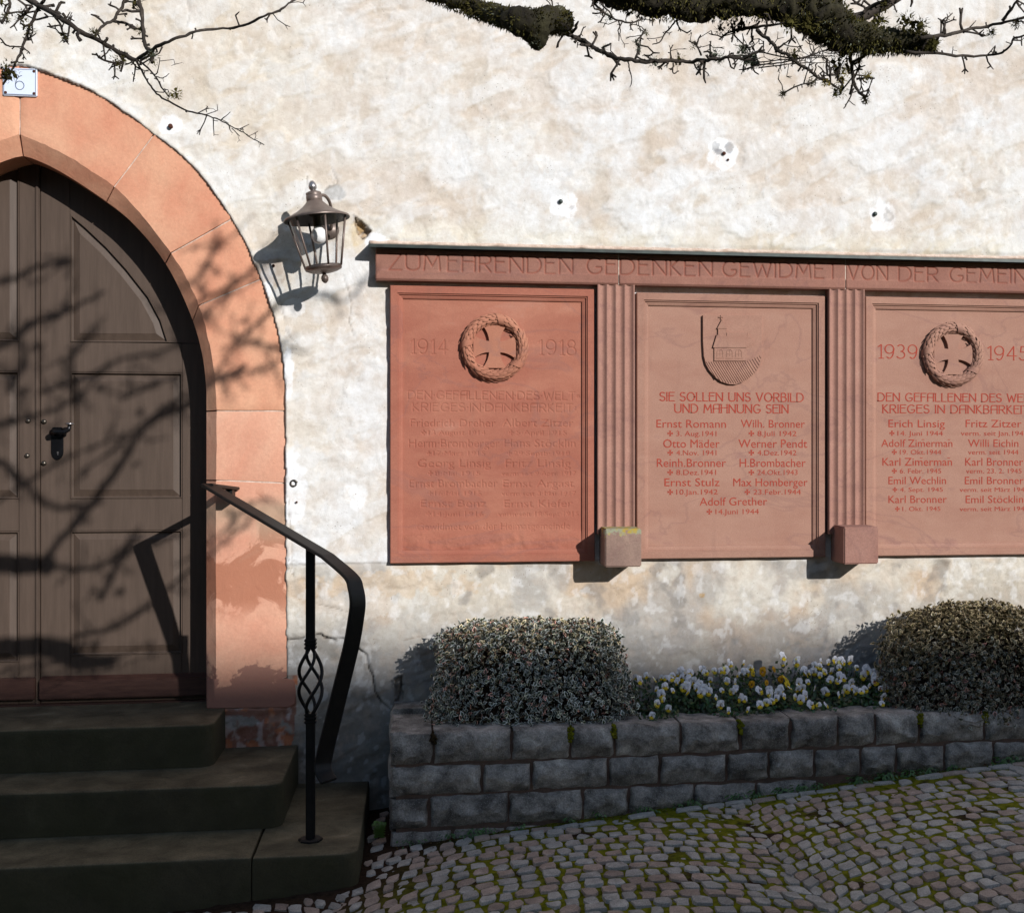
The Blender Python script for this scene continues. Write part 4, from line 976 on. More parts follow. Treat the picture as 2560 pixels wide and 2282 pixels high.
p2 = pilaster(2073, 2162, 732, 'right fluted pilaster'); bracket(1.7599, 'block', mem, zbt, zbb, 'right bracket block of plain brown stone')
xw = full3[1]; YP = -.052
# next pilaster beyond the picture edge closes the third bay
mb = MB(); mb.box((full3[1]+.004, YP, zbt+.02), (full3[1]+.14, 0, zf0)); mb.build('pilaster', M['pilaster'], mem)

# ================================================================== LANTERN
lb = Vector((-.3610, -.195, 1.6905)); lt = Vector((-.4133, -.195, 2.0885))
axis = (lt-lb).normalized(); LM = Matrix.Translation(lb) @ axis.to_track_quat('Z', 'Y').to_matrix().to_4x4()
lan = tag(empty('wall_lantern', (lb.x, -.195, 1.69)), 'brown metal and glass wall lantern with a white bulb, hanging askew', 'lantern')
mb = MB(); mb.lathe([(.1275,.252),(.1285,.256),(.126,.260),(.100,.272),(.075,.286),(.052,.302),(.036,.318),(.028,.328)], LM, 40); mb.lathe([(.1275,.252),(.120,.2535),(.07,.285),(.0001,.315)], LM, 40, 1)
mb.build('roof', [M['lantern'], M['lantern_in']], lan, True)
mb = MB(); mb.lathe([(.027,.322),(.031,.327),(.031,.345),(.029,.347),(.030,.350),(.030,.358),(.022,.362),(.012,.366),(.0001,.366)], LM, 24); mb.build('collar', M['lantern'], lan, True)
mb = MB(); mb.lathe([(.006,.360),(.010,.368),(.0155,.376),(.016,.386),(.0125,.397),(.006,.405),(.0001,.406)], LM, 16); mb.build('finial', M['finial'], lan, True)
mb = MB(); mb.lathe([(.0001,.002),(.006,.004),(.0125,.012),(.0145,.022),(.012,.032),(.007,.037),(.0085,.041),(.0001,.042)], LM, 16); mb.build('lower_finial', M['lantern'], lan, True)
mb = MB(); mb.lathe([(.0001,.042),(.03,.043),(.055,.049),(.070,.056),(.0715,.060),(.0715,.070),(.068,.0705),(.068,.0600),(.0001,.058)], LM, 36); mb.build('bottom_ring', M['lantern'], lan, True)
q_ = math.pi*2/6
for k in range(6):
    a_ = -1.745 + k*q_
    p0 = LM @ Vector((.071*math.cos(a_), .071*math.sin(a_), .066)); p1_ = LM @ Vector((.113*math.cos(a_), .113*math.sin(a_), .257))
    mb = MB(); mb.tube([p0, p1_], .0042, 8); mb.build('bar', M['lantern'], lan, True)
mb = MB(); mb.lathe([(.0665,.066),(.1085,.254)], LM, 48); mb.build('glass_shade', M['glass'], lan, True, fixn=False)
mb = MB(); mb.lathe([(.0001,.158),(.012,.160),(.024,.169),(.030,.183),(.0305,.195),(.026,.209),(.018,.219),(.0145,.228)], LM, 24); mb.build('bulb', M['bulb'], lan, True)
mb = MB(); mb.lathe([(.0165,.224),(.0165,.262),(.03,.27),(.03,.29)], LM, 16); mb.build('socket', M['lantern_in'], lan, True)
mb = MB(); cc = LM @ Vector((0, .02, .345))
arm = [cc, cc+Vector((.02,.035,.008)), cc+Vector((.036,.08,-.01)), cc+Vector((.040,.13,-.05)), cc+Vector((.036,.165,-.09)), cc+Vector((.03,.196,-.10))]
mb.tube([tuple(p) for p in catmull([tuple(p) for p in arm], 5)], .0065, 8)
mb.lathe([(.0001,.012),(.034,.010),(.036,.006),(.036,0)], Matrix.Translation((cc.x+.03, -.003, cc.z-.10)) @ Matrix.Rotation(math.pi/2, 4, 'X'), 20)
mb.build('bracket_arm', M['lantern'], lan, True)

# ================================================================== STEPS
steps = tag(empty('stone_steps', (-1.6, -.9, -.45)), 'three dark worn stone steps with rounded corners up to the door', 'steps')
y1, y2, y3, z2, z3 = -.3152, -.6166, -.9456, -.1592, -.3151
def step_block(x0, x1, yb, yf, zt_, zb_, round_r, lab=None, left_r=0):
    out = []; 
    pts = [(x0, yb), (x0, yf)]
    if round_r: pts += [(x1-round_r+round_r*math.sin(t), yf+round_r-round_r*math.cos(t)) for t in np.linspace(0, math.pi/2, 9)]
    else: pts += [(x1, yf)]
    pts += [(x1, yb)]
    # densify for slightly worn outline
    P = []
    for i in range(len(pts)):
        a_, b2 = np.array(pts[i]), np.array(pts[(i+1) % len(pts)]); L_ = np.linalg.norm(b2-a_); k = max(1, int(L_/.06))
        for j in range(k): P.append(a_+(b2-a_)*j/k)
    cen = np.array([(x0+x1)/2, (yb+yf)/2]); n = len(P)
    def off(P, d_):
        R = []
        for i in range(n):
            t = P[(i+1) % n]-P[i-1]; t /= np.linalg.norm(t)+1e-9; R.append(P[i]+np.array([-t[1], t[0]])*d_)
        return R
    rings = [(0, zb_), (0, zt_-.03), (.0005, zt_-.014), (.0015, zt_-.005), (.004, zt_-.0012), (.008, zt_), (.05, zt_+.0)]
    vs = []
    for d_, z_ in rings:
        for p in off(P, d_):
            w_ = mnoise.noise(Vector((p[0]*5, p[1]*5, z_*9)))
            vs.append((p[0]+.002*w_, p[1]+.003*w_, z_+(.002*mnoise.noise(Vector((p[0]*3, p[1]*3, 1))) if z_ > zt_-.02 else 0)))
    fs = [(k*n+i, k*n+(i+1) % n, (k+1)*n+(i+1) % n, (k+1)*n+i) for k in range(len(rings)-1) for i in range(n)]
    fs.append(tuple((len(rings)-1)*n+i for i in range(n)))
    mb = MB(); mb.add(vs, fs); o = mb.build('step_block', M['step'], steps, True)
    o.data.set_sharp_from_angle(angle=math.radians(50))
    if lab: o['label'] = lab
    return o
xls = 2*AX
step_block(xls+.771-.0, -.771, .24, y1, 0, z2+.0005, .055, 'top step')
step_block(xls+.485, -.485, .02, y2, z2, z3+.0005, .06, 'middle step')
x3s = W(629, 2145, y3).x
step_block(xls+.2004, x3s-.002, .02, y3, z3, -.75, 0, 'long block of the bottom step')
step_block(x3s+.002, -.2004, .02, y3, z3-.001, -.75, .06, 'right corner block of the bottom step')

# ================================================================== HANDRAIL
rail = tag(empty('handrail', (-.3704, -.7765, z3)), 'black wrought iron handrail with twisted basket post beside the steps', 'handrail')
Tp = Vector((-.7787, -.3814, .9069)); Bp = Vector((-.2402, -.9686, .6444)); Mp = W(585, 1221, .0)
def strip(pts, wv, w_, th, name, par):
    pts = [Vector(p) for p in pts]; N = len(pts); vs = []
    for i in range(N):
        t = (pts[min(i+1, N-1)]-pts[max(i-1, 0)]).normalized(); wd = Vector(wv[i]) if isinstance(wv, list) else Vector(wv); wd = (wd-t*wd.dot(t)).normalized(); nn = t.cross(wd)
        for a_, b2 in ((-1, -.6), (-.86, -1), (.86, -1), (1, -.6), (1, .6), (.86, 1), (-.86, 1), (-1, .6)): vs.append(pts[i]+wd*a_*w_/2+nn*b2*th/2)
    fs = [(i*8+k, i*8+(k+1) % 8, (i+1)*8+(k+1) % 8, (i+1)*8+k) for i in range(N-1) for k in range(8)]
    fs += [tuple(range(7, -1, -1)), tuple((N-1)*8+k for k in range(8))]
    mb = MB(); mb.add(vs, fs); return mb.build(name, M['iron'], par, False)
low = [Tp, Tp.lerp(Bp, .5), Tp.lerp(Bp, .88), W(876, 1440, -1.01), W(889, 1470, -1.035), W(894, 1508, -1.045), W(889, 1552, -1.04), W(879, 1610, -1.02), W(862, 1680, -.99), W(835, 1790, -.94), W(812, 1885, -.905), W(807, 1922, -.91), W(822, 1952, -.94)]
cur = [Vector(p) for p in catmull([tuple(p) for p in low[2:]], 6)]
path = [Tp, Tp.lerp(Bp, .25), Tp.lerp(Bp, .5), Tp.lerp(Bp, .75)] + cur
wv = [(.74, .67, 0)]*5+[(.74+.2*t, .67-.32*t, 0) for t in np.linspace(0, 1, len(path)-5)]
strip(path, wv, .058, .013, 'rail_bar', rail)
strip([Mp, Mp.lerp(Tp, .5), Tp+Vector((0, -.012, 0))], (1, 0, 0), .045, .012, 'rail_bar', rail)
mb = MB(); q0 = Mp.lerp(Tp, .18); mb.box((q0.x-.012, q0.y-.012, q0.z-.055), (q0.x+.012, .012, q0.z-.004)); mb.build('wall_bracket', M['iron'], rail, False, .002)
px_, py_ = -.3704, -.7765; s_ = .0155
za, zb1 = W(777, 1622, py_).z, W(777, 1785, py_).z
ztp = Tp.z+(Bp.z-Tp.z)*((px_-Tp.x)/(Bp.x-Tp.x))-.004
for z_a, z_b in ((za, ztp), (z3, zb1)):
    mb = MB(); mb.box((px_-s_, py_-s_, z_a), (px_+s_, py_+s_, z_b)); mb.build('post', M['iron'], rail, False, .003)
for zc_ in (W(777, 1611, py_).z, W(777, 1796, py_).z):
    for dz_ in (-.010, .003, .015):
        mb = MB(); mb.box((px_-s_-.005, py_-s_-.005, zc_+dz_-.005), (px_+s_+.005, py_+s_+.005, zc_+dz_+.006)); mb.build('collar', M['iron'], rail, False, .003)
for k in range(4):
    mb = MB(); pts = []
    for t in np.linspace(0, 1, 22):
        r_ = .010+.033*math.sin(math.pi*t)**.8; a_ = k*math.pi/2+.6+t*math.pi*1.15; pts.append((px_+r_*math.cos(a_), py_+r_*math.sin(a_), zb1+(za-zb1)*t))
    mb.tube(pts, .0062, 6); mb.build('basket_bar', M['iron'], rail, True)
mb = MB(); mb.lathe([(.042,0),(.042,.005),(.036,.009),(.0001,.010)], Matrix.Translation((px_, py_, z3)), 8); mb.build('base_plate', M['iron'], rail)

# ================================================================== PLANTER
xP0 = PLX0
def yfp(x): return -.53 + .034*(x-xP0)
plant = tag(empty('stone_planter', (1.2, -.45, -.3)), 'low raised flower bed walled with rough grey granite blocks', 'planter')
def rough_stone(x0, x1, z0, z1, yb, amp=.010, side=False, lab=None):
    """rock-faced block: fine front grid, pitched edges"""
    nx = max(5, int((x1-x0)/.008)); nz = max(5, int((z1-z0)/.008)); vs = []; sd = random.random()*50
    ny = 4
    g = {}
    def P(u, w_, t):
        x = x0+(x1-x0)*u; z_ = z0+(z1-z0)*w_
        # corner wobble
        x += .009*mnoise.noise(Vector((sd+u*9, z_*22, t)))*(1 if u in (0, 1) else .4)
        z_ += .008*mnoise.noise(Vector((x*16, sd+w_*9, t)))*(1 if w_ in (0, 1) else .4)
        e = min(u*(x1-x0), (1-u)*(x1-x0), w_*(z1-z0), (1-w_)*(z1-z0))
        rim = 1-math.exp(-e/.007)
        wr = .42+.38*mnoise.noise(Vector((x*9, sd, 2)))+.15*mnoise.noise(Vector((x*25, sd, 5)))
        f = 1-.50*((w_-wr)/(1-wr))**1.2 if w_ > wr else 1-1.0*((wr-w_)/max(.1, wr))**.8
        fac = mnoise.noise(Vector((x*16+sd, z_*18, sd)))+.6*abs(mnoise.noise(Vector((x*34, z_*38+sd, 3))))+.3*mnoise.noise(Vector((x*75, z_*80, sd)))
        y = yfp(x)+.010-rim*(amp*.35+amp*1.15*f+amp*.55*fac)
        return (x, y, z_)
    for j in range(nz+1):
        for i in range(nx+1): vs.append(P(i/nx, j/nz, 0))
    fs = [(j*(nx+1)+i, j*(nx+1)+i+1, (j+1)*(nx+1)+i+1, (j+1)*(nx+1)+i) for j in range(nz) for i in range(nx)]
    # rim back
    rim = [i for i in range(nx+1)] + [j*(nx+1)+nx for j in range(1, nz+1)] + [nz*(nx+1)+i for i in range(nx-1, -1, -1)] + [j*(nx+1) for j in range(nz-1, 0, -1)]
    b0 = len(vs); n = len(rim)
    for s2_ in (.35, 1):
        for r_ in rim:
            x, y, z_ = vs[r_]; vs.append((x+.003*mnoise.noise(Vector((x*20, s2_, z_*20))), y+(yb-y)*s2_, z_+.003*mnoise.noise(Vector((x*20, z_*20, s2_)))))
    for i in range(n):
        fs.append((rim[i], rim[(i+1) % n], b0+(i+1) % n, b0+i)); fs.append((b0+i, b0+(i+1) % n, b0+n+(i+1) % n, b0+n+i))
    fs.append(tuple(b0+n+i for i in range(n-1, -1, -1)))
    mb = MB(); mb.add(vs, fs); o = mb.build('stone', M['granite'], plant, True); o.data.set_sharp_from_angle(angle=math.radians(35))
    if lab: o['label'] = lab
    return o
def xp(u, v=1880, y=-.50): return W(u, v, y).x
courses = [(-.009, -.127, [976,1083,1279,1426,1536,1704,1852,1981,2102,2198,2309,2477,2600,2730,2870]),
           (-.136, -.242, [974,1205,1328,1521,1650,1820,1927,2043,2161,2250,2374,2500,2640,2760,2870]),
           (-.251, -.362, [973,1072,1270,1458,1572,1736,1894,2050]),
           (-.374, -.47, [975,1130,1262,1400])]
for ci, (zt_, zb_, us) in enumerate(courses):
    for k in range(len(us)-1):
        x0, x1 = xp(us[k]), xp(us[k+1]); g_ = .0042 if ci else .0048
        if k == 0: x0 = xP0
        dzr = random.uniform(-.004, .004)
        yb = -.30 if ci == 0 else -.36
        amp = .018 if ci < 3 else .011
        rough_stone(x0+g_*(k > 0), x1-g_, zb_+dzr*.3, zt_+dzr, yb, amp, lab='corner stone of the top course' if (ci == 0 and k == 0) else None)
# return of the planter to the wall: cap stones and side
def side_stone(ya, yb_, z0, z1):
    mb = MB(); n = 8; vs = []
    sd = random.random()*9
    for j in range(n+1):
        for i in range(n+1):
            y = ya+(yb_-ya)*i/n; z_ = z0+(z1-z0)*j/n; e = min(i, n-i, j, n-j)/n; vs.append((xP0+.004-.014*min(1, e*6)+.008*mnoise.noise(Vector((y*9, z_*11, sd))), y, z_))
    fs = [(j*(n+1)+i, (j+1)*(n+1)+i, (j+1)*(n+1)+i+1, j*(n+1)+i+1) for j in range(n) for i in range(n)]
    rim = list(range(n+1))+[j*(n+1)+n for j in range(1, n+1)]+[n*(n+1)+i for i in range(n-1, -1, -1)]+[j*(n+1) for j in range(n-1, 0, -1)]
    b0 = len(vs); vs += [(xP0+.17, vs[r_][1], vs[r_][2]+.002*mnoise.noise(Vector((r_, sd, 1)))) for r_ in rim]; m_ = len(rim)
    fs += [(rim[i], b0+i, b0+(i+1) % m_, rim[(i+1) % m_]) for i in range(m_)]+[tuple(b0+i for i in range(m_))]
    mb.add(vs, fs); o = mb.build('stone', M['granite'], plant, True); o.data.set_sharp_from_angle(angle=math.radians(35))
side_stone(-.295, -.165, -.127, -.010); side_stone(-.155, .0, -.127, .010)
for a_, b2, z0, z1 in ((-.35, -.2, -.242, -.136), (-.19, .0, -.242, -.136), (-.35, .0, -.362, -.251), (-.35, 0, -.47, -.374)): side_stone(a_, b2, z0, z1)
mb = MB(); xe_ = xp(2865)
n = 60
xs_ = np.linspace(xP0+.02, xe_-.01, n); vs = []
for x in xs_: vs += [(x, yfp(x)+.009, -.6), (x, yfp(x)+.009, -.022), (x, yfp(x)+.15, -.018), (x, yfp(x)+.15, -.6)]
mb.add(vs, [(4*i+k, 4*i+(k+1) % 4, 4*i+4+(k+1) % 4, 4*i+4+k) for i in range(n-1) for k in range(4)]); mb.box((xP0+.015, -.40, -.6), (xP0+.13, .0, -.022))
mb.build('mortar', M['mortar'], plant)
# moss plugs in the top joints
mb = MB()
for u in (1083, 1426, 1536, 1852, 2309, 2477):
    for _ in range(26):
        x = xp(u)+random.gauss(0, .006); z_ = -.012-abs(random.gauss(0, .02)); y = yfp(x)-.004+random.uniform(-.006, .05) if z_ > -.02 else yfp(x)-.002
        dome(mb, Vector((x, y, z_)), random.uniform(.004, .009), .007, 6, Vector((random.gauss(0,.4), -1, .6)).normalized())
mo = mb.build('joint_moss', M['moss'], plant, True); mo['kind'] = 'stuff'
xs_ = np.arange(xP0+.1, xe_, .02); ys_ = np.linspace(-.42, .0, 22); X, Yy = np.meshgrid(xs_, ys_)
Zs = -.075 + .035*fbm(X, Yy, .08, 4, 71)
vs = np.stack([X, Yy, Zs], -1).reshape(-1, 3).tolist(); nx = len(xs_)
mb = MB(); mb.add(vs, [(j*nx+i, j*nx+i+1, (j+1)*nx+i+1, (j+1)*nx+i) for j in range(len(ys_)-1) for i in range(nx-1)])
so_ = mb.build('soil', M['soil'], None, True); tag(so_, 'dark crumbly soil filling the raised flower bed', 'soil', kind='stuff')

# ================================================================== FOLIAGE
class Leaves:
    def __init__(s): s.v = []; s.uv = []; s.c = []
    def add(s, p, nrm, L_, wd, tint=(1, 1, 1), fold=.25, up=None):
        n_ = nrm.normalized(); r_ = up if up is not None else Vector((random.gauss(0,1), random.gauss(0,1), random.gauss(0,1)))
        t = (r_-n_*r_.dot(n_)); t = t.normalized() if t.length > 1e-4 else n_.orthogonal().normalized(); b2 = n_.cross(t)
        q_ = [p, p+t*L_*.45+b2*wd*.5+n_*wd*fold, p+t*L_-n_*L_*.12, p+t*L_*.45-b2*wd*.5+n_*wd*fold, p+t*L_*.5]
        # two folded halves: (0,1,2,4) and (0,4,2,3)
        s.v.append([tuple(q_[k]) for k in (0, 1, 2, 4, 3)]); s.c.append(tint)
    def build(s, name, mat, par):
        n = len(s.v); co = np.array(s.v, np.float32).reshape(-1, 3); base = np.arange(n)*5
        # corners: 0 base,1 left,2 tip,3 mid,4 right -> faces (0,3,2,1)... with uv x = -1 / 0 / 1
        F = np.stack([base, base+1, base+3, base+1, base+2, base+3, base, base+3, base+4, base+3, base+2, base+4], -1).reshape(-1)
        uvx = np.array([.55, 1, 1, 0, 1], np.float32)
        me = bpy.data.meshes.new(name); me.vertices.add(len(co)); me.vertices.foreach_set('co', co.ravel())
        me.loops.add(len(F)); me.loops.foreach_set('vertex_index', F.astype(np.int32)); me.polygons.add(len(F)//3); me.polygons.foreach_set('loop_start', np.arange(0, len(F), 3, dtype=np.int32)); me.update(calc_edges=True)
        ul = me.uv_layers.new(name='UVMap'); uv = np.zeros((len(F), 2), np.float32); uv[:, 0] = uvx[F % 5]; ul.data.foreach_set('uv', uv.ravel())
        ca = me.color_attributes.new('Col', 'FLOAT_COLOR', 'POINT'); cc_ = np.ones((len(co), 4), np.float32); cc_[:, :3] = np.repeat(np.array(s.c, np.float32), 5, 0); ca.data.foreach_set('color', cc_.ravel())
        return link_mesh(name, me, mat, par, False)
def shrub(cx_, cy, zb_, hx0, hx1, hy, H, pw, nleaf, label, mat, tints, top_brown, seed, lean=0.0, hk=.72):
    rs = random.Random(seed); sh_ = tag(empty('shrub', (cx_, cy, zb_)), label, 'shrub')
    def surf(a_, t, s=1.0):
        """a_ angle around, t 0..1 bottom to crown along profile"""
        if t < .62: h = t/.62*hk; k = 1.0
        else: k = 1-((t-.62)/.38)**1.0; h = hk+(1-hk)*math.sqrt(max(0, 1-k*k))
        hx = (hx0+(hx1-hx0)*h)*s*(k if t >= .62 else 1); hyy = hy*(1-.42*h)*s*(k if t >= .62 else 1)
        ca_, sa_ = math.cos(a_), math.sin(a_); r_ = (abs(ca_)**pw+abs(sa_)**pw)**(-1/pw)
        lump = 1+.07*mnoise.noise(Vector((ca_*2.2+seed, sa_*2.2, h*3)))
        x = cx_+hx*r_*ca_*lump+lean*h; y = cy+.085*h+hyy*r_*sa_*lump; z_ = zb_+H*h*(s if s < 1 else 1)*(1+.04*mnoise.noise(Vector((x*6, y*6, seed))))
        return Vector((x, y, z_))
    # woody interior
    mb = MB(); na, nt_ = 28, 16
    vs = [surf(2*math.pi*i/na, j/nt_, .80) for j in range(nt_+1) for i in range(na)]
    mb.add(vs, [(j*na+i, j*na+(i+1) % na, (j+1)*na+(i+1) % na, (j+1)*na+i) for j in range(nt_) for i in range(na)])
    dk = mb.build('woody_core', M['soil'], sh_, True)
    Lv = Leaves(); tw = MB()
    for i in range(nleaf):
        t = rs.random()**.85; a_ = rs.uniform(-math.pi, 0) if rs.random() < .72 else rs.uniform(0, math.pi)
        if t > .62: t = .62+.38*(1-(1-rs.random())**.5)
        s = rs.uniform(.84, 1.03)+(.05 if rs.random() < .05 else 0); p = surf(a_, t, s)
        p += Vector((rs.gauss(0, .005), rs.gauss(0, .005), rs.gauss(0, .006)))
        if p.y > -.012: p.y = -.012
        c_ = Vector((cx_, cy+.03, zb_+H*.35)); n_ = (p-c_).normalized(); n_ = (n_+Vector((rs.gauss(0, .75), rs.gauss(0, .75), rs.gauss(0, .6)+.25))).normalized()
        ti = rs.choice(tints); k = rs.uniform(.65, 1.25); 
        if rs.random() < top_brown*max(0, (p.z-zb_)/H-.35)*2: ti = (1.4, 1.1, .75)
        z_ = rs.uniform(.55, 1.15)
        Lv.add(p, n_, .025*z_, .0155*z_, (ti[0]*k, ti[1]*k, ti[2]*k), rs.uniform(.1, .35), Vector((rs.gauss(0,1), rs.gauss(0,1), rs.gauss(0,1)+.6)))
        if i % 14 == 0:
            q_ = surf(a_, t, .8); tw.tube([q_, p+n_*.008], [.0012, .0007], 3)
    f = Lv.build('foliage', M[mat], sh_); f['kind'] = 'stuff'
    t_ = tw.build('twigs', M['stem'], sh_, fixn=False); t_['kind'] = 'stuff'
    # a few bare bent stems near the bottom
    mb = MB()
    for k in range(26):
        a_ = rs.uniform(-2.8, -.3); p0 = surf(a_, rs.uniform(.02, .3), 1.02); d_ = rs.choice((-1, 1)); L_ = rs.uniform(.04, .11)
        mb.tube([p0, p0+Vector((d_*L_*.5, -.008, -L_*.12)), p0+Vector((d_*L_, -.002, -L_*.02))], [.0014, .0012, .0008], 4)
    mb.build('bare_stems', M['stem'], sh_, fixn=False)['kind'] = 'stuff'
    return sh_
V_T = [(1,1,1)]*8+[(1.25,1.2,1.0)]*2+[(1.6,.8,.7)]
xa, xb = W(1060, 1790, -.36).x, W(1598, 1790, -.36).x
shrub((xa+xb)/2+.01, -.265, -.07, (xb-xa)/2+.0, (xb-xa)/2*.80, .215, W(1300, 1558, -.26).z+.07, 3.6, 11500, 'clipped variegated evergreen shrub at the left end of the bed, box shaped', 'leaf_var', V_T, .25, 4, -.01, .86)
xa2 = W(2205, 1700, -.33).x
shrub(xa2+.43, -.262, -.07, .43, .36, .215, W(2420, 1522, -.26).z+.085, 2.3, 11500, 'rounded bronze-tinged evergreen shrub at the right end of the bed', 'leaf_var2', [(1,1,1)]*6+[(1.2,1.05,.9)]*4+[(1.7,.75,.7)], 1.2, 9, .0)

# ---- pansies
fl3 = [(10,580),(50,575),(130,530),(152,550),(180,592),(270,535),(280,600),(345,560),(380,490),(395,550),(20,640),(100,630),(125,670),(215,695),(250,655),(320,655),(355,700),(475,655),(540,690),(600,650),(620,690),(615,495),(690,490),(730,540),(770,550),(800,510),(860,545),(900,540),(885,595),(930,600),(970,580),(920,475),(970,490),(1050,520),(1110,535),(1090,570),(1020,610),(1100,650),(970,670),(865,665),(800,640),(760,605),(705,610),(700,650),(685,695),(780,740),(820,740),(870,740),(1160,600),(1200,580),(1230,605),(1225,645),(1210,695),(1270,575),(945,520),(475,740),(400,770),(290,775),(300,500),(830,515),(655,640),(60,600),(1045,660),(1150,555),(570,700)]
fl2 = [(1630,620),(1700,610),(1755,635),(1820,625),(1870,610),(1925,625),(1970,620),(1815,680),(1870,705),(1940,690),(1795,730),(2020,690),(1770,790),(1840,820),(1900,640),(2000,650),(1735,865),(1580,640),(1660,640)]
flY = [(430,520,'y'),(435,555,'y'),(490,545,'o'),(560,530,'o'),(515,610,'o'),(630,585,'y'),(640,622,'y'),(425,620,'o'),(600,590,'o')]
FL = [(1700+a_/2.374, 1450+b2/2.374, 'w') for a_, b2 in fl3]+[(950+a_/2.5525, 1450+b2/2.5525, 'w') for a_, b2 in fl2]+[(1700+a_/2.374, 1450+b2/2.374, k) for a_, b2, k in flY]
def pansy_mesh(kind, var):
    rs = random.Random(var*7+ord(kind)); mb = MB()
    up, lo = {'w': (0, 1), 'y': (1, 1), 'o': (2, 2)}[kind]
    # local: faces -y, up z ; unit = metre
    def petal(a_, L_, w_, mi, bk):
        n = 9; c_ = []
        for t in np.linspace(0, 2*math.pi, n, endpoint=False):
            r_ = L_*(.55+.45*math.cos(t))+.0; x = w_*math.sin(t); z_ = r_
            x2 = x*math.cos(a_)+z_*math.sin(a_); z2_ = -x*math.sin(a_)+z_*math.cos(a_)
            c_.append((x2, bk-.0012*math.cos(3*t)+rs.uniform(-.0008,.0008)+.18*z_*(1 if bk > 0 else .6)*.5, z2_))
        m_ = (sum(p[0] for p in c_)/n, bk-.0016, sum(p[2] for p in c_)/n)
        mb.add([m_]+c_, [(0, k+1, (k+1) % n+1) for k in range(n)], mi)
    petal(-.42, .0165, .0082, up, .0016); petal(.42, .0165, .0082, up, .0022)
    petal(-1.65, .0125, .0068, up if rs.random() < .6 or kind != 'w' else 3, .0004); petal(1.65, .0125, .0068, up, .0002)
    petal(math.pi, .0135, .0088, lo, -.0012)
    mb.add([(.0022*math.cos(t), -.0036, .0022*math.sin(t)-.001) for t in np.linspace(0, 5.3, 6)], [(0,1,2,3,4,5)], 4)
    me = bpy.data.meshes.new('flower'); me.from_pydata(mb.v, [], mb.f); me.polygons.foreach_set('material_index', mb.m)
    for k in ('pet_w', 'pet_y', 'pet_o', 'pet_cream', 'pet_d'): me.materials.append(M[k])
    return me
rx_ = random.Random(5)
FL += [(u+rx_.gauss(0, 16), v+rx_.gauss(0, 9), k) for u, v, k in FL if k == 'w' and rx_.random() < .85 and v < 1755]
PM = {k: [pansy_mesh(k, i) for i in range(5)] for k in 'wyo'}
def fy(v): return -.13-np.clip((v-1655)/125, 0, 1)*.27
edges = [1560, 1625, 1690, 1757, 1830, 1878]   # clump limits (survey columns)
clumps = {}
for u, v, k in FL:
    if k != 'w': key = ('Y', 0)
    else: key = ('W', int((u-1560)//70))
    clumps.setdefault(key, []).append((u, v, k))
ordw = ['first', 'second', 'third', 'fourth', 'fifth', 'sixth', 'seventh', 'eighth', 'ninth', 'tenth', 'eleventh', 'twelfth']
wk = sorted(k for k in clumps if k[0] == 'W')
for key in sorted(clumps):
    fs_ = clumps[key]; ps = [W(u, v, fy(v)) for u, v, k in fs_]
    cx_ = sum(p.x for p in ps)/len(ps); cy = sum(p.y for p in ps)/len(ps)
    if key[0] == 'Y': lab = 'orange-yellow pansy plant in the middle of the white ones'
    elif key == wk[0]: lab = 'white and yellow pansy plant beside the left clipped shrub'
    elif key == wk[-1]: lab = 'white and yellow pansy plant beside the right rounded shrub'
    else: lab = '%s white and yellow pansy plant counted from the left shrub' % ordw[wk.index(key)]
    pp = tag(empty('pansy_plant', (cx_, cy, -.05)), lab, 'pansy', 'pansies planted in the raised bed')
    Lv = Leaves(); st_ = MB()
    for (u, v, k), p in zip(fs_, ps):
        o = bpy.data.objects.new('flower', random.choice(PM[k])); col.objects.link(o); o.parent = pp; o.matrix_parent_inverse = pp.matrix_basis.inverted()
        o.location = p; sc_ = random.choice((random.uniform(.8, 1.1), random.uniform(1.1, 1.5))); o.scale = (sc_,)*3
        o.rotation_euler = (random.gauss(-.08, .35), random.gauss(0, .4), random.gauss(.05, .6))
        st_.tube([Vector((p.x+random.gauss(0,.01), p.y+.02, -.05)), Vector((p.x, p.y+.02, p.z-.02)), p+Vector((0, .006, -.002)), p+Vector((0,.002,0))], .0011, 4)
    for _ in range(120+34*len(fs_)):
        q_ = random.choice(ps); h = random.random(); top = max(.0, q_.z-.012)
        p = Vector((q_.x+random.gauss(0, .022), min(-.02, q_.y+.012+random.gauss(0, .016)), -.045+(top+.045)*h))
        Lv.add(p, Vector((random.gauss(0, .6), -1+random.gauss(0, .5), .7+random.gauss(0, .5))), random.uniform(.014, .03), random.uniform(.008, .015), tuple(c_*random.uniform(.55, 1.2) for c_ in (1, 1, 1)), .15)
    f = Lv.build('leaves', M['leaf_green'], pp); f['kind'] = 'stuff'
    st_.build('stems', M['stem'], pp, fixn=False)['kind'] = 'stuff'

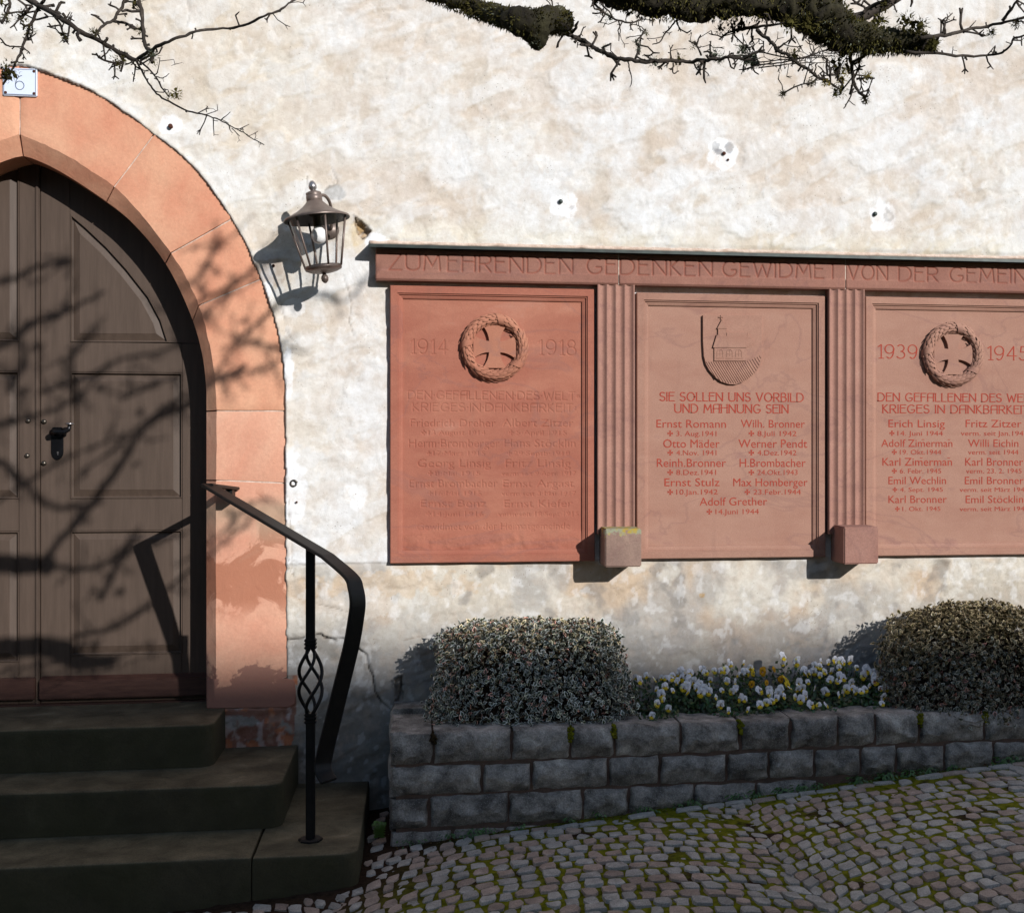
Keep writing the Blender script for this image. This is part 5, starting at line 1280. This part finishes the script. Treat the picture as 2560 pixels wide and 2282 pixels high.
# ---- weeds and litter along the foot of the planter
Lv = Leaves(); random.seed(21)
def weed(x, y, r_, n, h=.03, tint=(1.3, 1.5, 1)):
    for _ in range(n):
        a_ = random.uniform(0, 6.28); d_ = abs(random.gauss(0, r_)); p = Vector((x+d_*math.cos(a_), y+d_*math.sin(a_)*.6, gz(x)+random.uniform(.0, h)))
        k = random.uniform(.6, 1.3); Lv.add(p, Vector((math.cos(a_)*.7, math.sin(a_)*.7-.5, 1)), random.uniform(.008, .022), random.uniform(.004, .009), (tint[0]*k, tint[1]*k, tint[2]*k), .1, Vector((math.cos(a_), math.sin(a_), .4)))
for u, v, n, r_ in ((1125,2085,30,.02),(1180,2088,90,.035),(1215,2070,50,.02),(1300,2070,25,.02),(1420,2050,25,.02),(1620,2020,70,.03),(1705,2022,40,.02),(1740,1996,40,.025),(1850,1998,90,.035),(1900,1990,60,.03),(1960,1985,120,.035),(2010,1975,120,.03),(2050,1968,60,.02),
                    (2160,1955,120,.03),(2215,1945,60,.025),(2235,1935,110,.025),(2290,1925,80,.03),(2340,1920,70,.03),(2530,1885,110,.03),(2560,1880,90,.03),(2400,1905,40,.03),(1500,2040,20,.03),(1020,2100,30,.03)):
    x = xp(u, v, -.53); weed(x, yfp(x)-.02, r_, n)
w_ = Lv.build('weeds', M['leaf_green'], None); tag(w_, 'small green weeds growing along the foot of the planter', 'weeds', kind='stuff')
Lv = Leaves()
for _ in range(500):
    x = random.uniform(-.18, 2.6); 
    k = random.random(); y = (yfp(x) if x > xP0 else -.3)-abs(random.gauss(0, .035))-.01
    Lv.add(Vector((x, y, gz(x)+.004)), Vector((random.gauss(0,.3), random.gauss(0,.3), 1)), random.uniform(.005, .014), random.uniform(.003, .008), (random.uniform(1, 3), random.uniform(.4, .8), .5), .2)
w_ = Lv.build('leaf_litter', M['leaf_green'], None); tag(w_, 'brown leaf litter scattered at the foot of the planter', 'litter', kind='stuff')
# fern in the corner between steps and planter
fe = tag(empty('fern', (-.14, -.42, -.43)), 'small green fern in the dark gap between steps and planter', 'fern'); Lv = Leaves()
for k in range(9):
    a_ = random.uniform(-2.9, -.2); L_ = random.uniform(.05, .09)
    for t in np.linspace(.1, 1, 12):
        p = Vector((-.145+.4*L_*t*math.cos(a_), -.46+L_*t*math.sin(a_)*.7, gz(-.14)+.01+L_*.9*math.sin(t*2.0)))
        for sd in (-1, 1): Lv.add(p, Vector((0, -.6, .8)), .020*(1.15-t), .007, (1.3, 1.7, .8), .05, Vector((sd*1.0, -.2, .1)))
Lv.build('fronds', M['leaf_green'], fe)['kind'] = 'stuff'

# ================================================================== COBBLES
random.seed(5)
hw, Rr, pitch = .725, 1.128, .072
stones = []
def blocked(x, y):
    if x > xP0-.015 and y > yfp(x)-.035: return True
    if x < -.19 and y > y3-.025: return True
    if y > -.03: return True
    return False
bays = [(.47+2*hw*k) for k in (-2, -1, 0, 1, 2)]
for xc in bays:
    for r_ in range(-50, 6):
        y0 = r_*pitch - Rr - .20 + random.uniform(-.004, .004); ph = -40+random.uniform(-3, 0)
        while ph < 40:
            wd = random.uniform(2.7, 3.9); a0, a1 = math.radians(ph+.33), math.radians(ph+wd-.33); ph += wd
            if math.degrees(a1) > 41.5: break
            g_ = .0062+random.uniform(-.001, .002); tt = pitch/2-g_
            cs = [(a0, -tt), ((a0+a1)/2, -tt*1.06), (a1, -tt), (a1, 0), (a1, tt), ((a0+a1)/2, tt*1.06), (a0, tt), (a0, 0)]
            P = []
            for i, (a_, o_) in enumerate(cs):
                a2 = a_+random.gauss(0, .0045)*(1 if i % 2 == 0 else .7); o2 = o_+random.gauss(0, .0034)
                kx = .90 if i % 2 == 0 else 1.0
                am = (a0+a1)/2; a2 = am+(a2-am)*(.87 if i % 2 == 0 else 1.02)
                P.append((xc+Rr*math.sin(a2), y0+Rr*math.cos(a2)+o2*(.93 if i % 2 == 0 else 1)))
            cx_ = sum(p[0] for p in P)/8; cy = sum(p[1] for p in P)/8
            if cy < -5.0 or cx_ < -2.6 or cx_ > 4.2: continue
            if blocked(cx_, cy) or any(blocked(*p) for p in P[::2]): continue
            stones.append((cx_, cy, P))
# border course along the planter: single row of longer setts
x = xP0+.02
while x < 3.6:
    L_ = random.uniform(.07, .11); y = yfp(x)-.062
    P = [(x, y-.02), (x+L_/2, y-.023), (x+L_-.008, y-.02), (x+L_-.006, y), (x+L_-.008, y+.02), (x+L_/2, y+.021), (x, y+.02), (x-.001, y)]
    if random.random() < .55:
        stones = [s_ for s_ in stones if not (abs(s_[0]-(x+L_/2)) < L_*.5+.02 and abs(s_[1]-y) < .05)]
        stones.append((x+L_/2, y, [(a_+random.gauss(0,.003), b2+random.gauss(0,.003)) for a_, b2 in P]))
    x += L_
def cobble_geo(P, cx_, cy, loc=True):
    ox_, oy_, oz = (cx_, cy, float(gz(cx_))) if loc else (0, 0, 0)
    zt_ = float(gz(cx_))+random.uniform(.002, .010); tx, ty = random.gauss(0, .03), random.gauss(0, .03); vs = []
    for k, (s_, dz_) in enumerate(((1.0, -.030), (1.0, -.005), (.955, -.0008), (.6, .0006))):
        for p in P:
            x_ = cx_+(p[0]-cx_)*s_; y_ = cy+(p[1]-cy)*s_; vs.append((x_-ox_, y_-oy_, zt_+dz_+tx*(x_-cx_)+ty*(y_-cy)+random.gauss(0, .0007)*(k > 0)+float(gz(x_)-gz(cx_))-oz))
    fs = [(k*8+i, k*8+(i+1) % 8, (k+1)*8+(i+1) % 8, (k+1)*8+i) for k in range(3) for i in range(8)]+[tuple(24+i for i in range(8))]
    return vs, fs
def vis(s_):
    u, v, d_ = project((s_[0], s_[1], float(gz(s_[0]))))
    return (-20 < u < 2580 and v < 2300 and d_ > .5), d_
vl = sorted([(vis(s_)[1], i) for i, s_ in enumerate(stones) if vis(s_)[0]]); big = set(i for _, i in vl[:298])
rest = {0: MB(), 1: MB()}
for i, (cx_, cy, P) in enumerate(stones):
    pink = random.random() < .42
    if i in big:
        vs, fs = cobble_geo(P, cx_, cy); me = bpy.data.meshes.new('cobblestone'); me.from_pydata(vs, [], fs); me.materials.append(M['cob_pink'] if pink else M['cob_grey'])
        me.shade_smooth(); me.set_sharp_from_angle(angle=math.radians(30))
        o = bpy.data.objects.new('cobblestone', me); col.objects.link(o); o.parent = ground; o.location = (cx_, cy, float(gz(cx_)))
    else: rest[0].add(*cobble_geo(P, cx_, cy, False), mi=1 if pink else 0)
o = rest[0].build('cobblestones', [M['cob_grey'], M['cob_pink']], ground, True); o['kind'] = 'stuff'; o.data.set_sharp_from_angle(angle=math.radians(30))

# ================================================================== TREE
random.seed(33)
YTREE = -3.2
tree = tag(empty('fruit_tree', (-1.75, -3.5, float(gz(-1.75)))), 'old mossy leafless fruit tree whose boughs hang across the top of the view', 'tree')
def wp(u, v, y=YTREE): return W(u, v, y)
PXM = 2.06/3150
bough, branch, moss, lich, lichy = MB(), MB(), MB(), MB(), MB()
def rough_tube(pts, rad, mb, n=14, amp=.25, sub=5):
    P = catmull([tuple(p) for p in pts], sub); R = np.interp(np.linspace(0, len(rad)-1, len(P)), range(len(rad)), rad)
    b0 = len(mb.v); mb.tube([Vector(p) for p in P], list(R), n)
    for i in range(b0, len(mb.v)):
        v_ = Vector(mb.v[i]); k = (i-b0)//n
        if k >= len(P): continue
        c_ = Vector(P[k]); d_ = v_-c_; f = 1+amp*1.2*mnoise.noise(v_*24)+amp*1.1*mnoise.noise(v_*60)+amp*.5*mnoise.noise(v_*140); mb.v[i] = tuple(c_+d_*f)
def tufts(mb, pts, rad, n, L_, side=None):
    P = catmull([tuple(p) for p in pts], 6); R = np.interp(np.linspace(0, len(rad)-1, len(P)), range(len(rad)), rad)
    for _ in range(n):
        k = random.randrange(len(P)-1); c_ = Vector(P[k]).lerp(Vector(P[k+1]), random.random()); t = (Vector(P[k+1])-Vector(P[k])).normalized()
        d_ = Vector((random.gauss(0,1), random.gauss(0,1), random.gauss(0,1))); d_ = (d_-t*d_.dot(t)).normalized()
        p = c_+d_*R[k]*random.uniform(.85, 1.1); l = L_*random.uniform(.15, .6); w_ = l*.34; s_ = t.cross(d_)
        e = p+d_*l+Vector((random.gauss(0, l*.3), random.gauss(0, l*.3), random.gauss(0, l*.3)-l*.15))
        mb.add([p-s_*w_-t*w_*.5, p+s_*w_, p+t*w_, e], [(0,1,3),(1,2,3),(2,0,3)])
def twig(pts, r0, r1, mb=None, spurs=1.0, n=6):
    mb = mb or branch; P = [Vector(p) for p in catmull([tuple(p) for p in pts], 4)]; N = len(P)
    for i in range(1, N-1): P[i] += Vector((random.gauss(0, r0*.22), random.gauss(0, r0*.3), random.gauss(0, r0*.22)))
    R = [(r0+(r1-r0)*i/(N-1))*random.uniform(.88, 1.18) for i in range(N)]; mb.tube(P, R, n)
    L_ = sum((P[i+1]-P[i]).length for i in range(N-1)); ns = int(L_/.0155*spurs*random.uniform(.8, 1.2))
    for _ in range(ns):
        k = random.randrange(N-1); c_ = P[k].lerp(P[k+1], random.random()); t = (P[k+1]-P[k]).normalized()
        d_ = Vector((random.gauss(0, 1), random.gauss(0, .5), random.gauss(0, 1))); d_ = (d_-t*d_.dot(t)*.6).normalized()
        l = random.choice((.004, .005, .007, .009, .013, .02, .026))*random.uniform(.7, 1.2); e = c_+d_*l; m_ = c_+d_*l*.5+Vector((random.gauss(0, l*.12),)*3)
        rr = min(R[k]*.75, .0026)*random.uniform(.7, 1.25); mb.tube([c_, m_, e], [rr, rr*.8, rr*.9], 5)
        if l > .012:
            for _ in range(random.choice((1, 2, 2, 3))): f = e+(d_+Vector((random.gauss(0, .8), random.gauss(0, .5), random.gauss(0, .8)))).normalized()*l*.38; mb.tube([e, f], [rr*.9, rr*.55], 4)
ICO = None
def lump(mb, p, r_, n=70, L_=.010):
    """crusty knot: many small knobs with a short fuzz"""
    for _ in range(max(8, n//7)):
        d_ = Vector((random.gauss(0,1), random.gauss(0,1), random.gauss(0,1))).normalized(); c_ = p+Vector((d_.x, d_.y, d_.z))*r_*random.uniform(.0, .95); rr = r_*random.uniform(.12, .30)
        ax_ = [Vector((random.gauss(0,1), random.gauss(0,1), random.gauss(0,1))).normalized()*rr*random.uniform(.7, 1.5) for _ in range(3)]
        mb.add([c_+ax_[0], c_-ax_[0], c_+ax_[1], c_-ax_[1], c_+ax_[2], c_-ax_[2]], [(0,2,4),(2,1,4),(1,3,4),(3,0,4),(2,0,5),(1,2,5),(3,1,5),(0,3,5)])
    for _ in range(n):
        d_ = Vector((random.gauss(0,1), random.gauss(0,1), random.gauss(0,1))).normalized(); a_ = p+d_*r_*random.uniform(.3, 1.05); l = L_*random.uniform(.2, .6); s_ = d_.orthogonal().normalized()*l*.22
        mb.add([a_-s_, a_+s_, a_+d_*l+Vector((random.gauss(0,l*.4), random.gauss(0,l*.4), random.gauss(0,l*.4)))], [(0,1,2)])
c1 = lambda pts, y=YTREE: [wp(a_/2.5525, b2/2.5525, y+.04*math.sin(a_*.01)) for a_, b2 in pts]
c2_ = lambda pts, y=YTREE: [wp(1100+a_/2.917, b2/2.917, y+.04*math.sin(a_*.008)) for a_, b2 in pts]
c3_ = lambda pts, y=YTREE: [wp(1750+a_/2.521, b2/2.521, y+.04*math.sin(a_*.008)) for a_, b2 in pts]
q = PXM
# left group
twig(c1([(-200,-260),(60,-70),(150,-20),(250,40),(400,125),(520,205),(650,270),(780,345),(870,385)]), 7*q, 4.6*q, spurs=.7, n=8)
twig(c1([(870,385),(950,330),(1050,275),(1150,235),(1280,195),(1420,185),(1550,165),(1690,105),(1780,70),(1830,30),(1880,0),(1980,-70)]), 3.9*q, 2*q, spurs=.55)
twig(c1([(870,385),(900,450),(950,530),(1000,600),(1080,650),(1200,710),(1310,735),(1400,765),(1480,810),(1540,840),(1600,880),(1685,925)]), 2.6*q, .9*q, spurs=.8)
twig(c1([(1310,735),(1390,705)]), 1.3*q, .8*q); twig(c1([(1390,705),(1385,665)]), 1*q, .6*q); twig(c1([(1410,768),(1470,715)]), 1.2*q, .7*q); twig(c1([(1360,750),(1365,870)]), 1.4*q, .8*q); twig(c1([(1530,825),(1590,795)]), 1.1*q, .7*q); twig(c1([(1480,820),(1530,870)]), 1.1*q, .7*q)
twig(c1([(885,390),(960,450),(1010,520),(1040,570),(1080,620)]), 2.2*q, 1.4*q)
twig(c1([(960,470),(1000,470),(1020,370)]), 1.5*q, 1*q); twig(c1([(1000,490),(1040,500),(1080,470)]), 1.3*q, .8*q)
twig(c1([(860,-120),(880,-20),(900,60),(915,200),(930,290),(960,340),(975,400)]), 5*q, 4*q, spurs=2.2)
twig(c1([(830,-60),(800,0),(750,90),(720,130),(650,170),(615,220)]), 4*q, 3*q, spurs=1.6); twig(c1([(720,135),(800,150),(870,180),(905,195)]), 3.4*q, 2.6*q, spurs=1.6)
twig(c1([(330,-90),(290,-10),(240,60),(200,150),(170,230),(140,310),(110,380),(80,440),(20,540)]), 4.6*q, 2.4*q, spurs=1.8)
twig(c1([(70,-60),(60,-10),(55,60),(10,150)]), 4*q, 3*q, spurs=2); twig(c1([(210,40),(160,90),(130,130)]), 3.5*q, 3*q, spurs=2); twig(c1([(0,245),(40,290),(90,300),(140,300)]), 1.8*q, 2*q, spurs=1.4)
twig(c1([(140,300),(180,330),(190,345)]), 1.8*q, 1.4*q); twig(c1([(160,260),(230,215)]), 2*q, 1.2*q)
twig(c1([(330,90),(380,150),(400,210),(430,270)]), 2.6*q, 2.4*q, spurs=2.4); twig(c1([(445,165),(430,240)]), 2.4*q, 2*q, spurs=2); twig(c1([(430,140),(460,80)]), 1.5*q, .8*q)
twig(c1([(660,290),(672,385)]), 2.2*q, 2*q); twig(c1([(615,345),(650,380),(720,400),(775,400),(790,365)]), 2.4*q, 2.6*q, spurs=2); twig(c1([(865,410),(850,525)]), 2*q, 1.4*q, spurs=1.5); twig(c1([(735,320),(785,390),(770,460)]), 2.6*q, 2.4*q, spurs=2.4)
for a_, b2, w_ in ((600,210,.008),(140,110,.011),(55,455,.020),(20,470,.014),(190,190,.009),(745,400,.012),(780,365,.009),(970,375,.011),(900,190,.008),(870,20,.010),(410,235,.007),(35,120,.008),(10,10,.012)): lump(moss, c1([(a_, b2)])[0], w_, 90, .008)
lump(lichy, c1([(1125,600)])[0], .009, 90, .008); lump(lichy, c1([(1080,610)])[0], .006, 40, .006); lump(lich, c1([(975,345)])[0], .007, 50, .007); lump(lichy, c1([(415,245)])[0], .005, 30, .005)
# mossy bough, left knob
bl = c2_([(-260,-170),(-60,-70),(150,20),(330,85),(480,130),(620,165),(760,160),(880,160),(940,175)]); rl = [q*24, q*24, q*23, q*22, q*24, q*32, q*28, q*31, q*20]
rough_tube(bl, rl, bough, 32, .30, 14); tufts(moss, bl, rl, 3500, .009); tufts(lich, bl[3:], rl[3:], 260, .007)
bl2 = c2_([(690,180),(700,250),(700,310),(690,340)]); rough_tube(bl2, [q*36, q*36, q*26, q*11], bough, 12, .3, 5); tufts(lich, bl2, [q*30, q*27, q*18, q*8], 320, .008); tufts(moss, bl2, [q*30, q*27, q*18, q*8], 200, .009)
twig(c2_([(880,235),(960,262),(1050,300),(1120,350),(1200,385),(1300,425),(1400,440),(1500,450),(1650,445),(1800,450),(1950,440),(2042,430),(2150,420),(2300,440)]), 6*q, 3.6*q, spurs=1.1, n=8)
for P, r_ in (([(1020,270),(1040,215),(1062,195)], 2), ([(1190,350),(1215,335),(1248,318)], 3), ([(1425,430),(1450,350),(1430,310),(1470,260),(1500,215)], 3), ([(1370,450),(1380,500),(1395,555)], 2), ([(1700,460),(1700,535),(1742,520)], 2.2),
              ([(1905,405),(1870,330),(1815,300)], 2.6), ([(1870,330),(1885,290),(1900,255)], 2.4), ([(1690,440),(1680,370),(1700,330)], 2.2), ([(1560,440),(1500,410),(1490,400)], 2.4), ([(1980,430),(1970,360),(1975,300)], 2.6), ([(1850,460),(1880,510),(1940,500)], 2), ([(1005,310),(1000,350)], 1.6),
              ([(1085,-30),(1150,50),(1220,110),(1300,150),(1400,165),(1480,140)], 3), ([(1300,150),(1315,210),(1310,250)], 2), ([(1740,130),(1690,190),(1640,250),(1600,310),(1550,325)], 2.2), ([(1550,130),(1550,190)], 2), ([(800,80),(820,30),(790,-30)], 2.4), ([(870,80),(860,20)], 1.8)):
    twig(c2_(P), r_*q, r_*.65*q, spurs=2.0)
for a_, b2, w_ in ((1190,365,.008),(1740,430,.012),(1560,450,.009),(1430,310,.006),(1450,360,.006),(1170,90,.009),(1230,130,.008),(1885,490,.006),(2000,390,.011),(1850,330,.008),(1500,240,.005)): lump(lich if random.random() < .6 else moss, c2_([(a_, b2)])[0], w_, 70, .007)
# mossy main bough
mbp = [wp(a_, b2) for a_, b2 in ((1380,-150),(1470,-75),(1560,-35),(1650,-8),(1800,-6),(1950,0),(2030,22),(2075,58),(2110,88),(2190,104),(2290,106),(2338,117))]
mr = [q*k for k in (44, 52, 56, 55, 54, 50, 54, 56, 44, 32, 27, 9)]
rough_tube(mbp, mr, bough, 40, .26, 16); tufts(moss, mbp, mr, 9000, .010); tufts(lich, mbp[5:], mr[5:], 900, .008)
up = mbp[:2]
for a_, b2, w_ in ((560,150,.016),(690,150,.018),(1300,135,.016),(1390,165,.016),(1130,140,.014),(1040,170,.014),(1470,285,.012),(900,120,.02),(850,280,.02),(800,240,.018)): lump(moss, c3_([(a_, b2)])[0], w_, 160, .011)
for P, r_, s_ in (([(1390,240),(1550,220),(1700,185),(1850,160),(2042,110),(2300,60)], 5, .6), ([(1300,325),(1500,340),(1650,355),(1800,350),(1900,335),(1960,280),(1975,245),(2042,225),(2250,190)], 3.6, .8), ([(970,140),(1050,60),(1150,10),(1300,-60)], 5.5, .8), ([(1150,-10),(1130,110)], 2.4, 1.6),
              ([(1905,135),(1960,60),(2010,-10),(2060,-80)], 4, .8), ([(940,330),(955,430),(970,520),(985,560),(1020,600),(1050,640)], 5, 2), ([(970,560),(940,630),(905,685)], 2.2, 1), ([(985,500),(1050,490),(1100,495)], 3, 2.4), ([(1020,600),(1060,610)], 3, 2),
              ([(360,190),(440,260),(490,320),(560,350),(600,390),(680,440),(740,490),(790,500),(830,530),(880,560)], 4.6, 1.6), ([(740,490),(700,525),(620,540),(520,590)], 2.8, 1.8), ([(240,185),(350,175),(540,145)], 4.4, 1.6), ([(250,180),(160,220),(120,250)], 3, 2.4), ([(200,150),(220,230),(300,300)], 2.6, 2.4),
              ([(390,330),(600,370),(700,355),(850,355)], 1.8, 1.8), ([(330,410),(450,405),(600,380),(750,330),(810,310)], 2, 1.8), ([(350,395),(560,375),(800,360)], 1.6, 1.2), ([(370,430),(620,400),(840,395)], 1.5, 1.4), ([(0,390),(120,370),(230,350),(330,360)], 3.2, 2.2), ([(330,400),(340,450),(370,470)], 2.4, 2), ([(400,260),(400,330)], 2, 1.5),
              ([(490,310),(540,270),(600,235)], 2.4, 2), ([(580,350),(640,300)], 1.6, 2), ([(700,350),(740,300),(800,290)], 1.6, 2), ([(800,370),(800,470),(830,470),(860,480)], 3, 2.4), ([(880,400),(870,480),(900,540),(880,600)], 4, 2.4), ([(920,400),(940,470)], 4, 2), ([(1545,215),(1545,140),(1590,85)], 2.6, 1.6), ([(1810,350),(1860,290)], 1.8, 1.4), ([(1700,175),(1740,130)], 1.6, 1), ([(1590,340),(1595,295)], 1.5, 1),
              ([(1180,10),(1220,30),(1240,80)], 2.4, 2), ([(70,350),(60,280)], 2.2, 2), ([(280,300),(340,290),(320,230)], 2, 2), ([(960,410),(1020,375)], 2.6, 2), ([(2000,20),(2042,80)], 2.8, 2)):
    twig(c3_(P), r_*q*1.05, r_*.6*q, spurs=s_*1.15)
for a_, b2, w_, k in ((290,370,.020,0),(270,310,.012,0),(340,390,.012,0),(870,440,.014,1),(880,580,.014,1),(900,500,.014,2),(930,420,.012,2),(130,185,.010,1),(210,155,.012,1),(520,590,.006,1),(1060,480,.009,2),(790,520,.008,2),(600,345,.009,1),(1040,630,.008,1),(1990,150,.010,1),(1840,205,.008,1),(1160,40,.012,1),(870,380,.016,1),(120,370,.010,0),(700,525,.006,1),(1000,390,.006,2)):
    lump((lich, moss, lichy)[k], c3_([(a_, b2)])[0], w_, 110, .009)
# boughs above the picture whose shadows fall on the arch and the door
def cast(u, v, y=YTREE, ys=YD):
    p = W(u, v, ys); t = ys-y; return p+Vector((SA*t, -t, SB*t))
k_ = .00157
for P, r0, r1, s_, w_, ys in (
    ([(560,975),(480,1010),(371,1060),(300,1160),(230,1260),(170,1330),(105,1405)], 10, 14, .9, 0, YD),
    ([(-260,1380),(-60,1400),(20,1408),(105,1412),(120,1415)], 22, 24, .8, 1, YD), ([(110,1415),(230,1420),(345,1370),(470,1330)], 9, 6, 1.4, 0, YD),
    ([(-200,1120),(0,1155),(40,1190),(90,1240),(130,1265),(175,1268),(260,1255)], 13, 9, 1, 0, YD),
    ([(180,1590),(280,1570),(350,1530),(455,1440),(560,1360)], 8, 6, 1.5, 0, YD), ([(-60,1290),(60,1210),(140,1160),(200,1130),(330,1080)], 6, 4, 1.4, 0, YD),
    ([(-100,920),(30,850),(100,800),(160,780),(260,730)], 11, 7, 2, 0, YD), ([(-60,720),(40,690),(110,665),(180,645)], 11, 8, 2, 0, YD), ([(100,980),(200,950),(300,900),(400,880),(480,840)], 8, 6, 2, 0, YD),
    ([(0,1060),(90,1040),(180,1000),(260,930)], 8, 6, 2, 0, YD), ([(200,1180),(290,1120),(380,1040),(470,980)], 6, 5, 2, 0, YD), ([(250,1500),(290,1420),(330,1340)], 10, 8, 2, 0, YD), ([(20,980),(60,900),(40,830)], 10, 8, 2, 0, YD),
    ([(190,1010),(180,900),(210,840)], 7, 5, 2, 0, YD), ([(300,1000),(390,960),(460,930)], 6, 5, 2, 0, YD),
    ([(538,935),(575,885),(611,839),(660,795),(700,760),(790,735),(860,755),(930,680)], 6, 5, 2.2, 0, 0), ([(545,940),(610,935),(685,912)], 5, 4, 3, 0, 0), ([(480,760),(540,730),(587,713),(642,666),(700,640)], 7, 5, 1.5, 0, 0), ([(482,710),(536,635),(560,600)], 8, 6, 2, 0, 0),
    ([(500,800),(560,740),(600,700)], 5, 4, 2, 0, 0), ([(560,1330),(600,1280),(660,1240)], 5, 4, 1, 0, 0), ([(600,870),(640,850),(700,880)], 4, 3, 2, 0, 0)):
    pts = [cast(u, v, YTREE+.12*math.sin(u*.013+v*.007), ys) for u, v in P]
    if w_: rough_tube(pts, [r0*k_]*len(pts), bough, 12, .3, 5); tufts(moss, pts, [r0*k_]*len(pts), 500, .012)
    else:
        twig(pts, r0*k_*.72, r1*k_*.6, spurs=s_*1.3)
        for _ in range(int(3+2*s_)):
            i_ = random.randrange(len(pts)-1); b_0 = pts[i_].lerp(pts[i_+1], random.random()); t_ = (pts[i_+1]-pts[i_]).normalized()
            d_ = (t_*random.choice((-1, 1))*.5+Vector((random.gauss(0, .5), random.gauss(0, .3), random.gauss(0, .8)))).normalized(); l_ = random.uniform(.06, .17)
            twig([b_0, b_0+d_*l_*.5+Vector((random.gauss(0, .01), 0, random.gauss(0, .01))), b_0+d_*l_+Vector((0, 0, random.gauss(0, .02)))], .0042, .0024, spurs=1.8)
for u, v, r_, ys in ((80,1415,.028,YD),(110,1420,.02,YD),(300,1480,.02,YD),(150,660,.02,YD),(70,810,.02,YD),(60,980,.022,YD),(30,1050,.022,YD),(350,1030,.015,YD),(250,970,.018,YD),(90,870,.02,YD),(30,940,.025,YD),(340,1160,.010,YD),(205,990,.016,YD),
                 (611,800,.010,0),(640,860,.010,0),(590,840,.010,0),(660,930,.009,0),(540,680,.012,0),(505,720,.012,0),(630,930,.008,0)):
    lump(moss, cast(u, v, YTREE, ys), r_, 220, .014)
# limbs that carry all of this: the trunk stands left of the view
tr_ = MB()
rough_tube(lim((-1.75,-3.5,-.75), (-1.72,-3.48,.3), (-1.68,-3.4,1.2), (-1.6,-3.35,1.9), (-1.45,-3.3,2.5), (-1.3,-3.3,3.1), (-1.2,-3.3,3.8)) if False else [Vector(p) for p in ((-1.75,-3.5,-.75), (-1.72,-3.48,.3), (-1.68,-3.4,1.2), (-1.6,-3.35,1.9), (-1.45,-3.3,2.5), (-1.3,-3.3,3.1), (-1.2,-3.3,3.8))], [.17,.14,.125,.115,.10,.085,.06], tr_, 18, .10, 6)
tr_.build('trunk', M['bark_moss'], tree, True)
lim = lambda *P: [Vector(p) for p in P]
rough_tube(lim((-1.5,-3.3,2.4), (-.9,-3.25,2.55), (-.3,-3.22,2.5), (.0,-3.2,2.3), tuple(mbp[0])), [.07,.06,.05,.042,.03], bough, 14, .15, 5)
rough_tube(lim((-1.55,-3.33,2.2), (-1.1,-3.25,2.4), (-.6,-3.2,2.3), (-.3,-3.2,2.1), tuple(bl[0])), [.05,.04,.032,.024,.018], bough, 12, .15, 5)
rough_tube(lim((-1.55,-3.33,2.1), (-1.3,-3.2,2.15), tuple(c1([(-200,-260)])[0])), [.03,.02,.008], bough, 8, .15, 5)
rough_tube(lim((-1.4,-3.3,2.8), (-.7,-3.2,2.95), (.0,-3.2,2.7), tuple(cast(-260,1380))), [.05,.045,.038,.034], bough, 10, .15, 4)
for P in ((-260,730,560,600), ):
    pass
for a_ in ((-200,1120), (-100,920), (-60,720), (-60,1290), (0,1060)):
    e_ = cast(*a_); twig([Vector((-.3,-3.2,2.9)), Vector((.0,-3.2,2.8)).lerp(e_, .5), e_], .010, .007, spurs=.3)
bough.build('mossy_bough', M['bark_moss'], tree, True, fixn=False); branch.build('branches', M['bark'], tree, True, fixn=False)['kind'] = 'stuff'
moss.build('moss', M['mosstuft'], tree, fixn=False)['kind'] = 'stuff'; lich.build('lichen', M['lichen'], tree, fixn=False)['kind'] = 'stuff'; lichy.build('yellow_lichen', M['lichen_y'], tree, fixn=False)['kind'] = 'stuff'

# ================================================================== HOUSE ACROSS THE STREET (behind the viewer, casts the low shade)
yo = -27.0; ztop = .385 + SB*27.0
op = tag(empty('opposite_house', (15, yo, -.5)), 'large grey rendered house across the street, behind the viewer', 'house')
mb = MB(); mb.box((-22, yo-9, -1), (55, yo, ztop-.35)); mb.build('wall', M['render'], op)
mb = MB(); mb.add([(-22.4, yo+.35, ztop-.35), (55.4, yo+.35, ztop-.35), (55.4, yo-4.5, ztop+1.0), (-22.4, yo-4.5, ztop+1.0), (-22.4, yo-9.4, ztop-.35), (55.4, yo-9.4, ztop-.35)], [(0,1,2,3),(3,2,5,4),(0,3,4),(1,5,2),(0,4,5,1)]); mb.build('roof', M['tile'], op)
for i in range(16):
    for z_ in (1.0, 4.2, 7.4):
        mb = MB(); xw_ = -19+i*4.6; mb.box((xw_, yo, z_), (xw_+1.1, yo+.03, z_+1.5)); mb.build('window', M['darkmetal'], op)

# ---- sign digit last (uses stroke letters)
mb = MB(); xm = (a.x+b_.x)/2
sa, sb = W(6, 238, -.008), W(92, 172, -.008)
for pl_ in stroke_text('6', (sa.x+sb.x)/2-.016, (sa.x+sb.x)/2+.016, sa.z+.024, .056): mb.tube([(x, -.0064, z_) for x, z_ in pl_], .0018, 5)
mb.build('numeral', M['ink'], sg)
